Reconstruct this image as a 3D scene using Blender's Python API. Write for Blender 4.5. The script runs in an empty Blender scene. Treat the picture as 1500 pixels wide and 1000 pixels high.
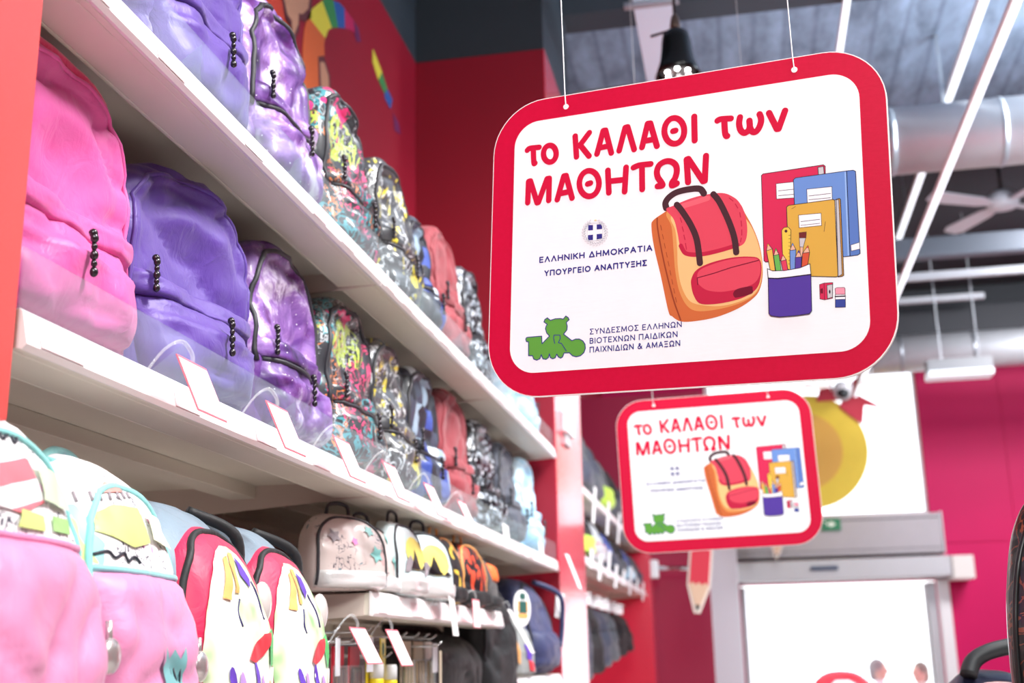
import bpy, bmesh, math, random
from mathutils import Vector, Matrix, noise
from mathutils.bvhtree import BVHTree
from math import sin, cos, pi, radians

scene = bpy.context.scene
COL = scene.collection
H = 1.70            # eye height of the photographer above the shop floor (m)

# ------------------------------------------------------------------ camera
cd = bpy.data.cameras.new('camera')
cam = bpy.data.objects.new('camera', cd)
COL.objects.link(cam)
cd.sensor_width = 36.0
cd.lens = 42.48
cd.clip_start = 0.05
cd.clip_end = 200
cx = Vector((0.98194, 0.18810, -0.02021))
cu = Vector((0.06675, -0.24452, 0.96734))
cf = Vector((-0.17701, 0.95122, 0.25266))
m = Matrix((cx, cu, -cf)).transposed().to_4x4()
m.translation = (0, 0, H)
cam.matrix_world = m
cd.dof.use_dof = True
cd.dof.focus_distance = 1.82
cd.dof.aperture_fstop = 4.3
scene.camera = cam

# ------------------------------------------------------------------ world and lights
w = bpy.data.worlds.new('daylight')
scene.world = w
w.use_nodes = True
bg = w.node_tree.nodes['Background']
bg.inputs[0].default_value = (0.93, 0.97, 1.0, 1)
bg.inputs[1].default_value = 4.5


def area(name, loc, target, sx, sy, power, color=(1, 1, 1), spread=180):
    l = bpy.data.lights.new(name, 'AREA')
    l.shape = 'RECTANGLE'
    l.size, l.size_y = sx, sy
    l.energy = power
    l.color = color
    l.spread = radians(spread)
    o = bpy.data.objects.new(name, l)
    COL.objects.link(o)
    o.location = Vector(loc) + Vector((0, 0, H))
    d = Vector(target) - Vector(loc)
    o.rotation_euler = d.to_track_quat('-Z', 'Y').to_euler()
    return o


# rows of shop lights over the aisle, turned to the shelves (long sides run along the aisle)
area('aisle_light', (0.55, 1.5, 2.25), (-0.85, 1.7, 0.45), 0.22, 0.7, 33, (1, 0.985, 0.975), 92)
area('aisle_light', (0.55, 3.2, 2.25), (-0.85, 3.4, 0.45), 0.22, 0.9, 38, (1, 0.985, 0.975), 92)
area('aisle_light', (0.9, 4.6, 2.75), (-0.85, 5.4, 0.35), 0.22, 0.8, 44, (1, 0.985, 0.975), 80)
area('aisle_light', (2.7, 6.6, 2.8), (-0.9, 7.6, 0.4), 0.5, 2.4, 130, (0.97, 0.98, 1), 110)
area('sign_fill_light', (0.5, -1.8, 2.3), (-0.1, 2.0, 0.55), 1.6, 0.9, 63, (0.96, 1, 0.98), 100)  # unseen light added behind the camera to brighten the hanging sign
area('back_wall_fill_light', (3.6, 9.0, 3.1), (2.4, 12.6, 0.6), 2.0, 1.0, 150, (1, 0.96, 0.99), 130)  # added out of view to brighten the far red wall
area('ceiling_fill_light', (3.6, 4.8, 2.2), (1.2, 6.6, 3.7), 1.6, 1.6, 210, (0.74, 0.87, 1), 150)  # unseen upward light added to brighten the near ceiling
area('bounce_fill_light', (3.0, 1.5, 3.4), (2.6, 1.8, -1.7), 2.0, 3.0, 190, (1, 0.985, 0.97), 110)  # added overhead, out of view, so floor bounce lifts the shelf undersides

scene.view_settings.view_transform = 'Standard'
scene.view_settings.look = 'None'
scene.view_settings.gamma = 1.0
scene.view_settings.exposure = -0.45
scene.cycles.max_bounces = 8
scene.cycles.transparent_max_bounces = 16
scene.cycles.sample_clamp_indirect = 6.0


# ------------------------------------------------------------------ materials
def lin(c):
    return tuple(((x / 255) / 12.92 if x / 255 <= 0.04045 else ((x / 255 + 0.055) / 1.055) ** 2.4) for x in c)


MATS = {}


class NT:
    """tiny helper for node trees"""
    def __init__(s, mt):
        s.t = mt.node_tree
        s.n = s.t.nodes
        s.b = s.n['Principled BSDF']

    def new(s, typ, **kw):
        nd = s.n.new(typ)
        for k, v in kw.items():
            if k.startswith('i_'):
                nd.inputs[k[2:].replace('_', ' ')].default_value = v
            else:
                setattr(nd, k, v)
        return nd

    def link(s, a, b):
        s.t.links.new(a, b)

    def coord(s, scale=(1, 1, 1), loc=(0, 0, 0), rot=(0, 0, 0), kind='Object'):
        tc = s.new('ShaderNodeTexCoord')
        mp = s.new('ShaderNodeMapping')
        mp.inputs['Scale'].default_value = scale
        mp.inputs['Location'].default_value = loc
        mp.inputs['Rotation'].default_value = rot
        s.link(tc.outputs[kind], mp.inputs[0])
        return mp.outputs[0]

    def noise(s, vec, scale, detail=4, rough=.55, dist=0):
        nd = s.new('ShaderNodeTexNoise')
        nd.inputs['Scale'].default_value = scale
        nd.inputs['Detail'].default_value = detail
        nd.inputs['Roughness'].default_value = rough
        nd.inputs['Distortion'].default_value = dist
        s.link(vec, nd.inputs['Vector'])
        return nd.outputs['Fac']

    def ramp(s, fac, stops, interp='LINEAR'):
        r = s.new('ShaderNodeValToRGB')
        r.color_ramp.interpolation = interp
        e = r.color_ramp.elements
        while len(e) < len(stops):
            e.new(0.5)
        for el, (p, c) in zip(e, stops):
            el.position = p
            el.color = (*c, 1) if len(c) == 3 else c
        s.link(fac, r.inputs[0])
        return r.outputs[0]

    def mix(s, fac, a, b, typ='MIX'):
        nd = s.new('ShaderNodeMix', data_type='RGBA', blend_type=typ)
        for sock, v in ((nd.inputs['Factor'], fac), (nd.inputs['A'], a), (nd.inputs['B'], b)):
            pass
        ins = {i.identifier: i for i in nd.inputs}
        for key, v in (('Factor_Float', fac), ('A_Color', a), ('B_Color', b)):
            if hasattr(v, 'is_linked') or isinstance(v, bpy.types.NodeSocket):
                s.link(v, ins[key])
            else:
                ins[key].default_value = v if key == 'Factor_Float' else ((*v, 1) if len(v) == 3 else v)
        outs = {o.identifier: o for o in nd.outputs}
        return outs['Result_Color']

    def math(s, op, a, b=0.0):
        nd = s.new('ShaderNodeMath', operation=op)
        for i, v in enumerate((a, b)):
            if isinstance(v, bpy.types.NodeSocket):
                s.link(v, nd.inputs[i])
            else:
                nd.inputs[i].default_value = v
        return nd.outputs[0]

    def bump(s, fac, strength, dist=0.002):
        bp = s.new('ShaderNodeBump')
        bp.inputs['Strength'].default_value = strength
        bp.inputs['Distance'].default_value = dist
        s.link(fac, bp.inputs['Height'])
        s.link(bp.outputs[0], s.b.inputs['Normal'])

    def col(s, sock):
        s.link(sock, s.b.inputs['Base Color'])


def mat(name, rgb=(200, 200, 200), rough=0.5, metal=0.0, coat=0.0, spec=0.5, sheen=0.0, bump=None, emit=None, var=0.0):
    if name in MATS:
        return MATS[name]
    mt = bpy.data.materials.new(name)
    mt.use_nodes = True
    t = NT(mt)
    c = lin(rgb)
    t.b.inputs['Base Color'].default_value = (*c, 1)
    t.b.inputs['Roughness'].default_value = rough
    t.b.inputs['Metallic'].default_value = metal
    t.b.inputs['Coat Weight'].default_value = coat
    t.b.inputs['Coat Roughness'].default_value = 0.12
    t.b.inputs['Specular IOR Level'].default_value = spec
    t.b.inputs['Sheen Weight'].default_value = sheen
    if emit:
        t.b.inputs['Emission Color'].default_value = (*lin(emit[0]), 1)
        t.b.inputs['Emission Strength'].default_value = emit[1]
    v = None
    if bump or var:
        v = t.coord()
    if bump:
        t.bump(t.noise(v, bump[0], 5), bump[1], bump[2] if len(bump) > 2 else 0.002)
    if var:
        t.col(t.mix(t.noise(v, 9, 4), tuple(x * (1 - var) for x in c), tuple(min(1, x * (1 + var)) for x in c)))
    MATS[name] = mt
    return mt


def custom(name, fn, rough=0.55, coat=0.0, sheen=0.0, metal=0.0):
    if name in MATS:
        return MATS[name]
    mt = mat(name, (200, 200, 200), rough, metal, coat, 0.5, sheen)
    fn(NT(mt))
    return mt


def fabric(name, rgb, rough=0.62, sheen=0.25, coat=0.0):
    def f(t):
        v = t.coord()
        c = lin(rgb)
        n = t.noise(v, 14, 5)
        t.col(t.mix(n, tuple(x * .88 for x in c), tuple(min(1, x * 1.12) for x in c)))
        vv = t.coord(scale=(1, 1, .6), rot=(.3, .5, .2))
        a = t.math('ADD', t.math('MULTIPLY', t.noise(v, 700, 2), .05), t.noise(vv, 26, 4, .55, 1.2))
        t.bump(a, 0.5, 0.006)
    return custom(name, f, rough, coat, sheen)


def clear(name, tint=(0.95, 0.98, 1.0), fac=0.82, ribs=0, rough=0.08):
    """clear plastic or glass: part of the light passes straight through, the rest is glossy"""
    if name in MATS:
        return MATS[name]
    mt = bpy.data.materials.new(name)
    mt.use_nodes = True
    t = NT(mt)
    t.b.inputs['Base Color'].default_value = (*tint, 1)
    t.b.inputs['Roughness'].default_value = rough
    tr = t.new('ShaderNodeBsdfTransparent')
    tr.inputs[0].default_value = (*tint, 1)
    mx = t.new('ShaderNodeMixShader')
    mx.inputs[0].default_value = fac
    if ribs:
        v = t.coord()
        wv = t.new('ShaderNodeTexWave', bands_direction='Y')
        wv.inputs['Scale'].default_value = ribs
        t.link(v, wv.inputs['Vector'])
        sep = t.new('ShaderNodeSeparateXYZ')
        t.link(v, sep.inputs[0])
        low = t.math('LESS_THAN', sep.outputs['Z'], 0.036)
        k = t.math('MULTIPLY', wv.outputs['Fac'], low)
        k2 = t.math('MULTIPLY', k, 0.34)
        t.link(t.math('SUBTRACT', fac, k2), mx.inputs[0])
    out = t.n['Material Output']
    t.link(t.b.outputs[0], mx.inputs[1])
    t.link(tr.outputs[0], mx.inputs[2])
    t.link(mx.outputs[0], out.inputs[0])
    MATS[name] = mt
    return mt


# --- patterned cloths -------------------------------------------------------
def _galaxy(seed):
    def f(t):
        v = t.coord(loc=(seed, seed * 2, 0))
        n = t.noise(v, 7, 9, .62, .6)
        c = t.ramp(n, [(.34, lin((38, 18, 58))), (.45, lin((96, 54, 132))), (.53, lin((146, 104, 176))), (.60, lin((224, 212, 234))), (.74, lin((246, 244, 250)))])
        n2 = t.noise(v, 16, 6, .6)
        d = t.ramp(n2, [(.55, (0, 0, 0)), (.68, (1, 1, 1))])
        c2 = t.mix(d, c, lin((92, 36, 110)))
        vo = t.new('ShaderNodeTexVoronoi')
        vo.inputs['Scale'].default_value = 70
        t.link(v, vo.inputs['Vector'])
        st = t.math('LESS_THAN', vo.outputs['Distance'], .09)
        t.col(t.mix(st, c2, (1, 1, 1)))
    return f


def scrib(t, v, scale, seed, thr, width=.022, mscale=5):
    a = t.coord(loc=(seed * 3.1, seed * 1.7, seed))
    n = t.noise(a, scale, 3, .5, 1.6)
    band = t.math('LESS_THAN', t.math('ABSOLUTE', t.math('SUBTRACT', n, .5)), width)
    mk = t.math('GREATER_THAN', t.noise(a, mscale, 2), thr)
    return t.math('MULTIPLY', band, mk)


def _neon(t):
    v = t.coord()
    c = t.mix(t.noise(v, 8, 5), lin((30, 32, 38)), lin((70, 74, 80)))
    for seed, col_, thr, wd, s in ((1, (225, 70, 120), .54, .030, 24), (2, (70, 150, 160), .56, .04, 18), (3, (240, 140, 80), .52, .02, 26),
                                   (4, (190, 215, 90), .62, .06, 18), (5, (200, 205, 210), .5, .012, 22), (6, (235, 60, 130), .63, .09, 20)):
        c = t.mix(scrib(t, v, s, seed, thr, wd), c, lin(col_))
    t.col(c)


def _yellow(t):
    v = t.coord()
    c = t.mix(t.noise(v, 12, 6, .7), lin((36, 38, 44)), lin((98, 100, 104)))
    vs = t.coord(scale=(1, 1, .45), rot=(.0, .4, .0))
    st = t.noise(vs, 24, 2, .5, 1.2)
    c = t.mix(t.math('GREATER_THAN', st, .60), c, lin((240, 222, 74)))
    vs2 = t.coord(scale=(1, 1, .4), loc=(4, 2, 1))
    c = t.mix(t.math('GREATER_THAN', t.noise(vs2, 30, 2, .5, 1), .68), c, lin((24, 25, 30)))
    c = t.mix(scrib(t, v, 15, 9, .5, .02), c, lin((225, 228, 232)))
    t.col(c)


def _checker(t):
    v = t.coord(scale=(21, 0, 17), loc=(0, .5, 0))
    vm = t.new('ShaderNodeVectorMath', operation='FLOOR')
    t.link(v, vm.inputs[0])
    wn = t.new('ShaderNodeTexWhiteNoise', noise_dimensions='3D')
    t.link(vm.outputs[0], wn.inputs['Vector'])
    c = t.ramp(wn.outputs['Value'], [(0, lin((26, 30, 40))), (.38, lin((60, 66, 84))), (.6, lin((52, 72, 150))), (.78, lin((150, 172, 190))), (.92, lin((214, 226, 234)))], 'CONSTANT')
    t.col(c)


def _sequin(t):
    v = t.coord()
    vo = t.new('ShaderNodeTexVoronoi')
    vo.inputs['Scale'].default_value = 95
    t.link(v, vo.inputs['Vector'])
    sep = t.new('ShaderNodeSeparateColor')
    t.link(vo.outputs['Color'], sep.inputs[0])
    n = t.noise(v, 9, 3)
    k = t.math('ADD', t.math('MULTIPLY', sep.outputs[0], .6), t.math('MULTIPLY', n, .6))
    t.col(t.ramp(k, [(.50, lin((18, 20, 26))), (.64, lin((80, 86, 94))), (.74, lin((180, 188, 198))), (.9, lin((240, 242, 246)))], 'CONSTANT'))
    t.bump(sep.outputs[1], .5, .002)


def _paleblue(t):
    v = t.coord()
    t.col(t.ramp(t.noise(v, 9, 6, .6, .5), [(.3, lin((120, 176, 212))), (.5, lin((176, 216, 236))), (.65, lin((228, 242, 248)))]))


def _floral(base, cols):
    def f(t):
        v = t.coord()
        c = lin(base)
        first = True
        for i, (cc, thr, sc) in enumerate(cols):
            a = t.coord(loc=(i * 3.3, i * 1.9, i))
            msk = t.math('GREATER_THAN', t.noise(a, sc, 2, .5, .5), thr)
            c = t.mix(msk, c, lin(cc))
        c = t.mix(scrib(t, v, 40, 7, .55, .018, 14), c, lin((60, 62, 78)))
        t.col(c)
        t.bump(t.noise(v, 600, 2), .08, .001)
    return f


def _orange(t):
    v = t.coord(scale=(1, 1, .5))
    t.col(t.mix(t.math('GREATER_THAN', t.noise(v, 34, 2, .5, 1), .56), lin((22, 20, 24)), lin((214, 74, 44))))


def _jungle(base, c1, c2):
    def f(t):
        v = t.coord()
        c = t.mix(t.math('GREATER_THAN', t.noise(v, 16, 3, .5, 1), .56), lin(base), lin(c1))
        c = t.mix(scrib(t, v, 20, 5, .5, .03), c, lin(c2))
        t.col(c)
    return f


def wall_paint(name, rgb, rough=.34, spec=.5):
    def f(t):
        v = t.coord()
        c = lin(rgb)
        t.col(t.mix(t.noise(v, 2.2, 5), tuple(x * .93 for x in c), tuple(min(1, x * 1.05) for x in c)))
        t.bump(t.noise(v, 160, 3), .06, .001)
        t.b.inputs['Specular IOR Level'].default_value = spec
    return custom(name, f, rough)


def _concrete(rgb, k=1.0):
    def f(t):
        v = t.coord(scale=(1, .35, 1))
        c = lin(rgb)
        n = t.noise(v, 5.5, 8, .65)
        c1 = t.mix(t.ramp(n, [(.3, (0, 0, 0)), (.7, (1, 1, 1))]), tuple(x * .45 for x in c), tuple(min(1, x * 1.35) for x in c))
        wv = t.new('ShaderNodeTexWave', bands_direction='X')
        wv.inputs['Scale'].default_value = 1.7
        wv.inputs['Distortion'].default_value = 2.5
        wv.inputs['Detail'].default_value = 3
        t.link(t.coord(scale=(1, .1, 1)), wv.inputs['Vector'])
        g = t.ramp(wv.outputs['Fac'], [(.0, (.62, .62, .64)), (.12, (1, 1, 1))])
        t.col(t.mix(.7, c1, g, 'MULTIPLY'))
        t.bump(n, .4, .01)
    return f


RED = wall_paint('red_wall_paint', (150, 18, 42), .5, .3)
RED_GLOSS = mat('red_laminate', (216, 44, 70), .26, coat=.7, spec=.7)
CORAL = wall_paint('coral_red_laminate', (226, 80, 76), .34, .5)
MAGENTA_RED = wall_paint('crimson_wall_paint', (206, 18, 96), .5, .2)
DARKWALL = wall_paint('charcoal_wall_paint', (44, 52, 60), .6)
WHITE_METAL = mat('white_enamel', (238, 234, 230), .38, var=.02)
SHELF_METAL = mat('shelf_enamel', (214, 206, 192), .42, var=.05)
BACK_PANEL = mat('shelf_back_enamel', (150, 128, 124), .5, var=.06)
RAIL = mat('white_price_rail_plastic', (246, 240, 240), .3, coat=.3)
RAIL_PINK = mat('pink_price_strip_print', (250, 222, 226), .4)
GUARD = clear('clear_ribbed_acrylic', (.90, .94, .96), .93, ribs=62)
ACRYL = clear('clear_acrylic', (.95, .97, .98), .8)
GLASS = clear('window_glass', (.97, .99, 1), .92, rough=.02)
BLACK = mat('black_plastic', (18, 18, 20), .35)
BLACKCLOTH = fabric('black_nylon', (20, 21, 24), .6, .05)
GUN = mat('gunmetal', (70, 66, 70), .28, .9)
CHROME = mat('chrome', (205, 208, 212), .16, 1.0)
STEEL = mat('galvanised_steel', (176, 184, 192), .33, .75, bump=(40, .1, .002))
SILVER = mat('silver_aluminium', (190, 190, 194), .42, .25, var=.04)
CARD = mat('white_card', (248, 246, 246), .5)
CARD_RED = mat('red_card_print', (236, 112, 128), .5)
INKGREY = mat('grey_print', (150, 140, 146), .6)
WHITEP = mat('white_plastic', (240, 242, 244), .35)
TRACK_GLOW = mat('track_glow', (250, 252, 255), .4, emit=((235, 244, 255), 2.2))  # emission put in to give the metal tracks their brightness
BULB = mat('lit_bulb', (255, 255, 255), .4, emit=((255, 255, 255), 12))
TURQ = fabric('turquoise_cloth', (134, 206, 204))
PURPLE = fabric('purple_nylon', (80, 48, 140), .5, .2)
PINK = fabric('pink_nylon', (212, 80, 154), .5, .2)
PINKTRIM = fabric('deep_pink_nylon', (206, 26, 96), .5, .3)
GALAXY = custom('galaxy_print_cloth', _galaxy(.0), .45, .15)
GALAXYB = custom('pale_galaxy_print_cloth', _galaxy(3.4), .45, .15)
NEON = custom('splatter_print_cloth', _neon, .4, .6)
YELLOW = custom('yellow_streak_print_cloth', _yellow, .38, .6)
CHECK = custom('blue_checked_cloth', _checker, .5, .2)
HEATHER = fabric('red_heather_cloth', (138, 38, 50), .7, .25)
SEQUIN = custom('sequin_cloth', _sequin, .3, .2)
PALEBLUE = custom('pale_blue_tie_dye_cloth', _paleblue, .5, .2)
NAVY = fabric('navy_nylon', (44, 50, 92), .55, .15)
DARKZIP = mat('dark_zip_tape', (44, 42, 48), .5)


# ------------------------------------------------------------------ mesh helpers
class MB:
    def __init__(s):
        s.v, s.f, s.mi = [], [], []

    def add(s, vs, fs, mi=0):
        o = len(s.v)
        s.v += [tuple(v) for v in vs]
        s.f += [tuple(i + o for i in f) for f in fs]
        s.mi += [mi] * len(fs)
        return s

    def box(s, a, b, mi=0):
        x0, y0, z0 = a
        x1, y1, z1 = b
        vs = [(x0, y0, z0), (x1, y0, z0), (x1, y1, z0), (x0, y1, z0), (x0, y0, z1), (x1, y0, z1), (x1, y1, z1), (x0, y1, z1)]
        return s.add(vs, [(0, 3, 2, 1), (4, 5, 6, 7), (0, 1, 5, 4), (1, 2, 6, 5), (2, 3, 7, 6), (3, 0, 4, 7)], mi)

    def tube(s, pts, r, n=8, mi=0, flat=1.0, cap=True):
        pts = [Vector(p) for p in pts]
        rs = r if isinstance(r, (list, tuple)) else [r] * len(pts)
        prev = None
        rings = []
        for i, p in enumerate(pts):
            d = (pts[min(i + 1, len(pts) - 1)] - pts[max(i - 1, 0)])
            d = d.normalized() if d.length > 1e-9 else Vector((0, 0, 1))
            if prev is None:
                a = Vector((0, 1, 0)) if abs(d.y) < .9 else Vector((1, 0, 0))
                e1 = (a - a.dot(d) * d).normalized()
            else:
                e1 = (prev - prev.dot(d) * d)
                e1 = e1.normalized() if e1.length > 1e-6 else Vector((1, 0, 0))
            prev = e1
            e2 = d.cross(e1)
            rings.append([p + rs[i] * (cos(2 * pi * k / n) * e1 * flat + sin(2 * pi * k / n) * e2) for k in range(n)])
        vs = [q for rg in rings for q in rg]
        fs = []
        for i in range(len(rings) - 1):
            for k in range(n):
                fs.append((i * n + k, i * n + (k + 1) % n, (i + 1) * n + (k + 1) % n, (i + 1) * n + k))
        if cap:
            fs.append(tuple(range(n - 1, -1, -1)))
            fs.append(tuple((len(rings) - 1) * n + k for k in range(n)))
        return s.add(vs, fs, mi)

    def lathe(s, prof, n=24, mi=0, c=(0, 0, 0)):
        vs = []
        for r, z in prof:
            for k in range(n):
                vs.append((c[0] + r * cos(2 * pi * k / n), c[1] + r * sin(2 * pi * k / n), c[2] + z))
        fs = []
        for i in range(len(prof) - 1):
            for k in range(n):
                fs.append((i * n + k, i * n + (k + 1) % n, (i + 1) * n + (k + 1) % n, (i + 1) * n + k))
        if prof[0][0] > 1e-6:
            fs.append(tuple(range(n - 1, -1, -1)))
        if prof[-1][0] > 1e-6:
            fs.append(tuple((len(prof) - 1) * n + k for k in range(n)))
        return s.add(vs, fs, mi)

    def prism(s, poly, y0, y1, mi=0, axis='y'):
        """closed outline (list of 2-tuples) given thickness along an axis"""
        n = len(poly)
        if axis == 'y':
            A = [(x, y0, z) for x, z in poly] + [(x, y1, z) for x, z in poly]
        elif axis == 'x':
            A = [(y0, x, z) for x, z in poly] + [(y1, x, z) for x, z in poly]
        else:
            A = [(x, z, y0) for x, z in poly] + [(x, z, y1) for x, z in poly]
        fs = [tuple(range(n)), tuple(range(2 * n - 1, n - 1, -1))]
        fs += [(i, i + n, (i + 1) % n + n, (i + 1) % n) for i in range(n)]
        return s.add(A, fs, mi)

    def ball(s, c, r, n=10, mi=0, sz=(1, 1, 1)):
        vs, fs = [], []
        for i in range(n + 1):
            th = pi * i / n
            for k in range(n):
                ph = 2 * pi * k / n
                vs.append((c[0] + r * sz[0] * sin(th) * cos(ph), c[1] + r * sz[1] * sin(th) * sin(ph), c[2] + r * sz[2] * cos(th)))
        for i in range(n):
            for k in range(n):
                fs.append((i * n + k, (i + 1) * n + k, (i + 1) * n + (k + 1) % n, i * n + (k + 1) % n))
        return s.add(vs, fs, mi)


def link_obj(name, mb, mats, parent=None, smooth=False, bevel=0.0, loc=None, rot=None, weld=False):
    me = bpy.data.meshes.new(name)
    me.from_pydata(mb.v, [], mb.f)
    mats = mats if isinstance(mats, (list, tuple)) else [mats]
    for mt in mats:
        me.materials.append(mt)
    me.polygons.foreach_set('material_index', mb.mi)
    if smooth:
        me.polygons.foreach_set('use_smooth', [True] * len(me.polygons))
    bm = bmesh.new()
    bm.from_mesh(me)
    if weld:
        bmesh.ops.remove_doubles(bm, verts=bm.verts, dist=1e-6)
    bmesh.ops.recalc_face_normals(bm, faces=bm.faces)
    bm.to_mesh(me)
    bm.free()
    me.update()
    o = bpy.data.objects.new(name, me)
    COL.objects.link(o)
    if parent:
        o.parent = parent
    if loc is not None:
        o.location = loc
    if rot is not None:
        o.rotation_euler = rot
    if bevel:
        b = o.modifiers.new('edge', 'BEVEL')
        b.width = bevel
        b.segments = 2
        b.limit_method = 'ANGLE'
        b.angle_limit = radians(40)
    return o


def tag(o, label=None, cat=None, group=None, kind=None):
    for k, v in (('label', label), ('category', cat), ('group', group), ('kind', kind)):
        if v:
            o[k] = v
    return o


def thing(name, label, cat, loc=(0, 0, 0), rot=(0, 0, 0), group=None, kind=None):
    """an Empty at the thing's base; loc is given relative to eye level"""
    o = bpy.data.objects.new(name, None)
    COL.objects.link(o)
    o.empty_display_size = .05
    o.location = (loc[0], loc[1], loc[2] + H)
    o.rotation_euler = rot if isinstance(rot, (tuple, list)) else (0, 0, rot)
    return tag(o, label, cat, group, kind)


def single(name, mb, mats, label, cat, group=None, kind=None, smooth=False, bevel=0.0):
    """one-mesh thing; the mesh is given in eye-level coordinates, its origin moved to its base"""
    xs, ys, zs = zip(*mb.v)
    b = ((min(xs) + max(xs)) / 2, (min(ys) + max(ys)) / 2, min(zs))
    mb.v = [(x - b[0], y - b[1], z - b[2]) for x, y, z in mb.v]
    o = link_obj(name, mb, mats, None, smooth, bevel, (b[0], b[1], b[2] + H))
    return tag(o, label, cat, group, kind)


def struct(name, mb, mats, bevel=0.0):
    return single(name, mb, mats, None, None, None, 'structure', bevel=bevel)


def dup(root, loc=None, rot=None, label=None, group=None):
    r = root.copy()
    COL.objects.link(r)
    if loc is not None:
        r.location = (loc[0], loc[1], loc[2] + H)
    if rot is not None:
        r.rotation_euler = rot
    tag(r, label, None, group)
    for ch in list(root.children):
        c = ch.copy()
        COL.objects.link(c)
        c.parent = r
        for g in list(ch.children):
            d = g.copy()
            COL.objects.link(d)
            d.parent = c
    return r


def catmull(pts, closed=False, k=6):
    P = [Vector(p) for p in pts]
    n = len(P)
    out = []
    for i in range(n if closed else n - 1):
        p0, p1, p2, p3 = (P[(i - 1) % n], P[i], P[(i + 1) % n], P[(i + 2) % n]) if closed else (P[max(i - 1, 0)], P[i], P[i + 1], P[min(i + 2, n - 1)])
        for j in range(k):
            t = j / k
            out.append(.5 * ((2 * p1) + (p2 - p0) * t + (2 * p0 - 5 * p1 + 4 * p2 - p3) * t * t + (3 * p1 - p0 - 3 * p2 + p3) * t ** 3))
    if not closed:
        out.append(P[-1])
    return out


def round_rect(w, h, r, n=12):
    out = []
    for cxx, cz, a0 in ((w / 2 - r, h / 2 - r, 0), (-w / 2 + r, h / 2 - r, pi / 2), (-w / 2 + r, -h / 2 + r, pi), (w / 2 - r, -h / 2 + r, 1.5 * pi)):
        for i in range(n + 1):
            a = a0 + pi / 2 * i / n
            out.append((cxx + r * cos(a), cz + r * sin(a)))
    return out


# ================================================================== the room (all z relative to eye level, H above the floor)
FZ, CZ = -H, 3.6
XL, XR, YB, YF = -1.38, 5.5, 12.6, -4.0
ZR = 2.745          # top of the red paint

struct('floor', MB().box((XL - .3, YF, FZ - .1), (XR, YB + .2, FZ)), custom('pale_floor_tiles', lambda t: t.col(t.ramp(t.noise(t.coord(), 3, 4), [(.3, lin((222, 216, 208))), (.7, lin((238, 234, 228)))])), .25))
struct('ceiling', MB().box((XL - .3, YF, CZ), (XR, 8.15, CZ + .1)), custom('blue_grey_concrete', _concrete((150, 168, 190)), .8))
struct('ceiling', MB().box((XL - .3, 8.15, CZ), (XR, YB + .2, CZ + .1)), wall_paint('unlit_ceiling_and_dark_beam', (52, 56, 62), .7))  # far ceiling darkened in its colour to look unlit
struct('trim_1', MB().box((XL, 8.15, CZ - .32), (XR, 8.4, CZ)), wall_paint('dark_beam_paint', (60, 66, 74), .7))
struct('wall_left', MB().box((XL - .2, YF, ZR), (XL, YB, CZ), 1).box((XL - .2, YF, FZ), (XL, YB, ZR), 0), [RED, DARKWALL])
struct('wall_right', MB().box((XR, YF, FZ), (XR + .2, YB, CZ)), RED)
struct('wall_front', MB().box((XL, YF - .2, FZ), (XR, YF, CZ)), mat('pale_wall_paint', (226, 220, 214), .6))
# wall at the end of the long shelves; its outer face looks onto the aisle
struct('wall_middle', MB().box((XL, 5.06, FZ), (-.766, 5.9, ZR - .002), 0).box((-.766, 5.06, FZ), (-.76, 5.9, ZR - .002), 2).box((XL, 5.06, ZR), (-.765, 5.9, CZ), 1), [RED, DARKWALL, RED_GLOSS])
# far wall with the shop door and the window over it
DX0, DX1, DZ1 = -.06, 1.83, .65
WX0, WX1, WZ0, WZ1 = -.30, 1.835, 1.29, 2.79
b = MB()
b.box((XL, YB, FZ), (-.37, YB + .2, WZ1)).box((WX1, YB, FZ), (XR, YB + .2, WZ1)).box((XL, YB, WZ1), (XR, YB + .2, CZ), 1)
b.box((-.37, YB, FZ), (DX0, YB + .2, DZ1)).box((-.37, YB, DZ1), (WX1, YB + .2, WZ0)).box((-.37, YB, WZ0), (WX0, YB + .2, WZ1))
struct('wall_back', b, [MAGENTA_RED, DARKWALL])
struct('trim_2', MB().box((2.62, YB - .012, FZ), (2.64, YB, 2.7)).box((1.95, YB - .012, 1.0), (XR, YB, 1.012)), MAGENTA_RED)
wn = thing('window_1', None, None, (0, YB + .08, 0), kind='structure')
link_obj('frame', MB().box((WX0, -.03, WZ0), (WX1, .03, WZ0 + .04)).box((WX0, -.03, WZ1 - .04), (WX1, .03, WZ1)).box((WX0, -.03, WZ0 + .04), (WX0 + .04, .03, WZ1 - .04)).box((WX1 - .035, -.03, WZ0 + .04), (WX1, .03, WZ1 - .04)), WHITEP, wn)
link_obj('pane', MB().box((WX0 + .04, -.004, WZ0 + .04), (WX1 - .035, .004, WZ1 - .04)), GLASS, wn)
dr = thing('door_1', None, None, (0, YB + .06, 0), kind='structure')
link_obj('frame', MB().box((DX1 - .10, -.10, FZ), (DX1 - .02, .05, DZ1 - .02)).box((DX0, -.10, FZ), (DX0 + .05, .05, DZ1 - .02)), SILVER, dr, bevel=.01)
for i, (a, e) in enumerate(((DX0 + .06, DX1 - .105),)):
    lf = link_obj('leaf', MB().box((a, -.02, FZ + .01), (a + .02, .02, DZ1 - .03)).box((e - .02, -.02, FZ + .01), (e, .02, DZ1 - .03)).box((a + .045, -.02, FZ + .01), (e - .045, .02, FZ + .09)).box((a + .045, -.02, DZ1 - .06), (e - .045, .02, DZ1 - .03)), WHITEP, dr)
    link_obj('pane', MB().box((a + .045, -.004, FZ + .09), (e - .045, .004, DZ1 - .06)), GLASS, lf)
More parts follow.
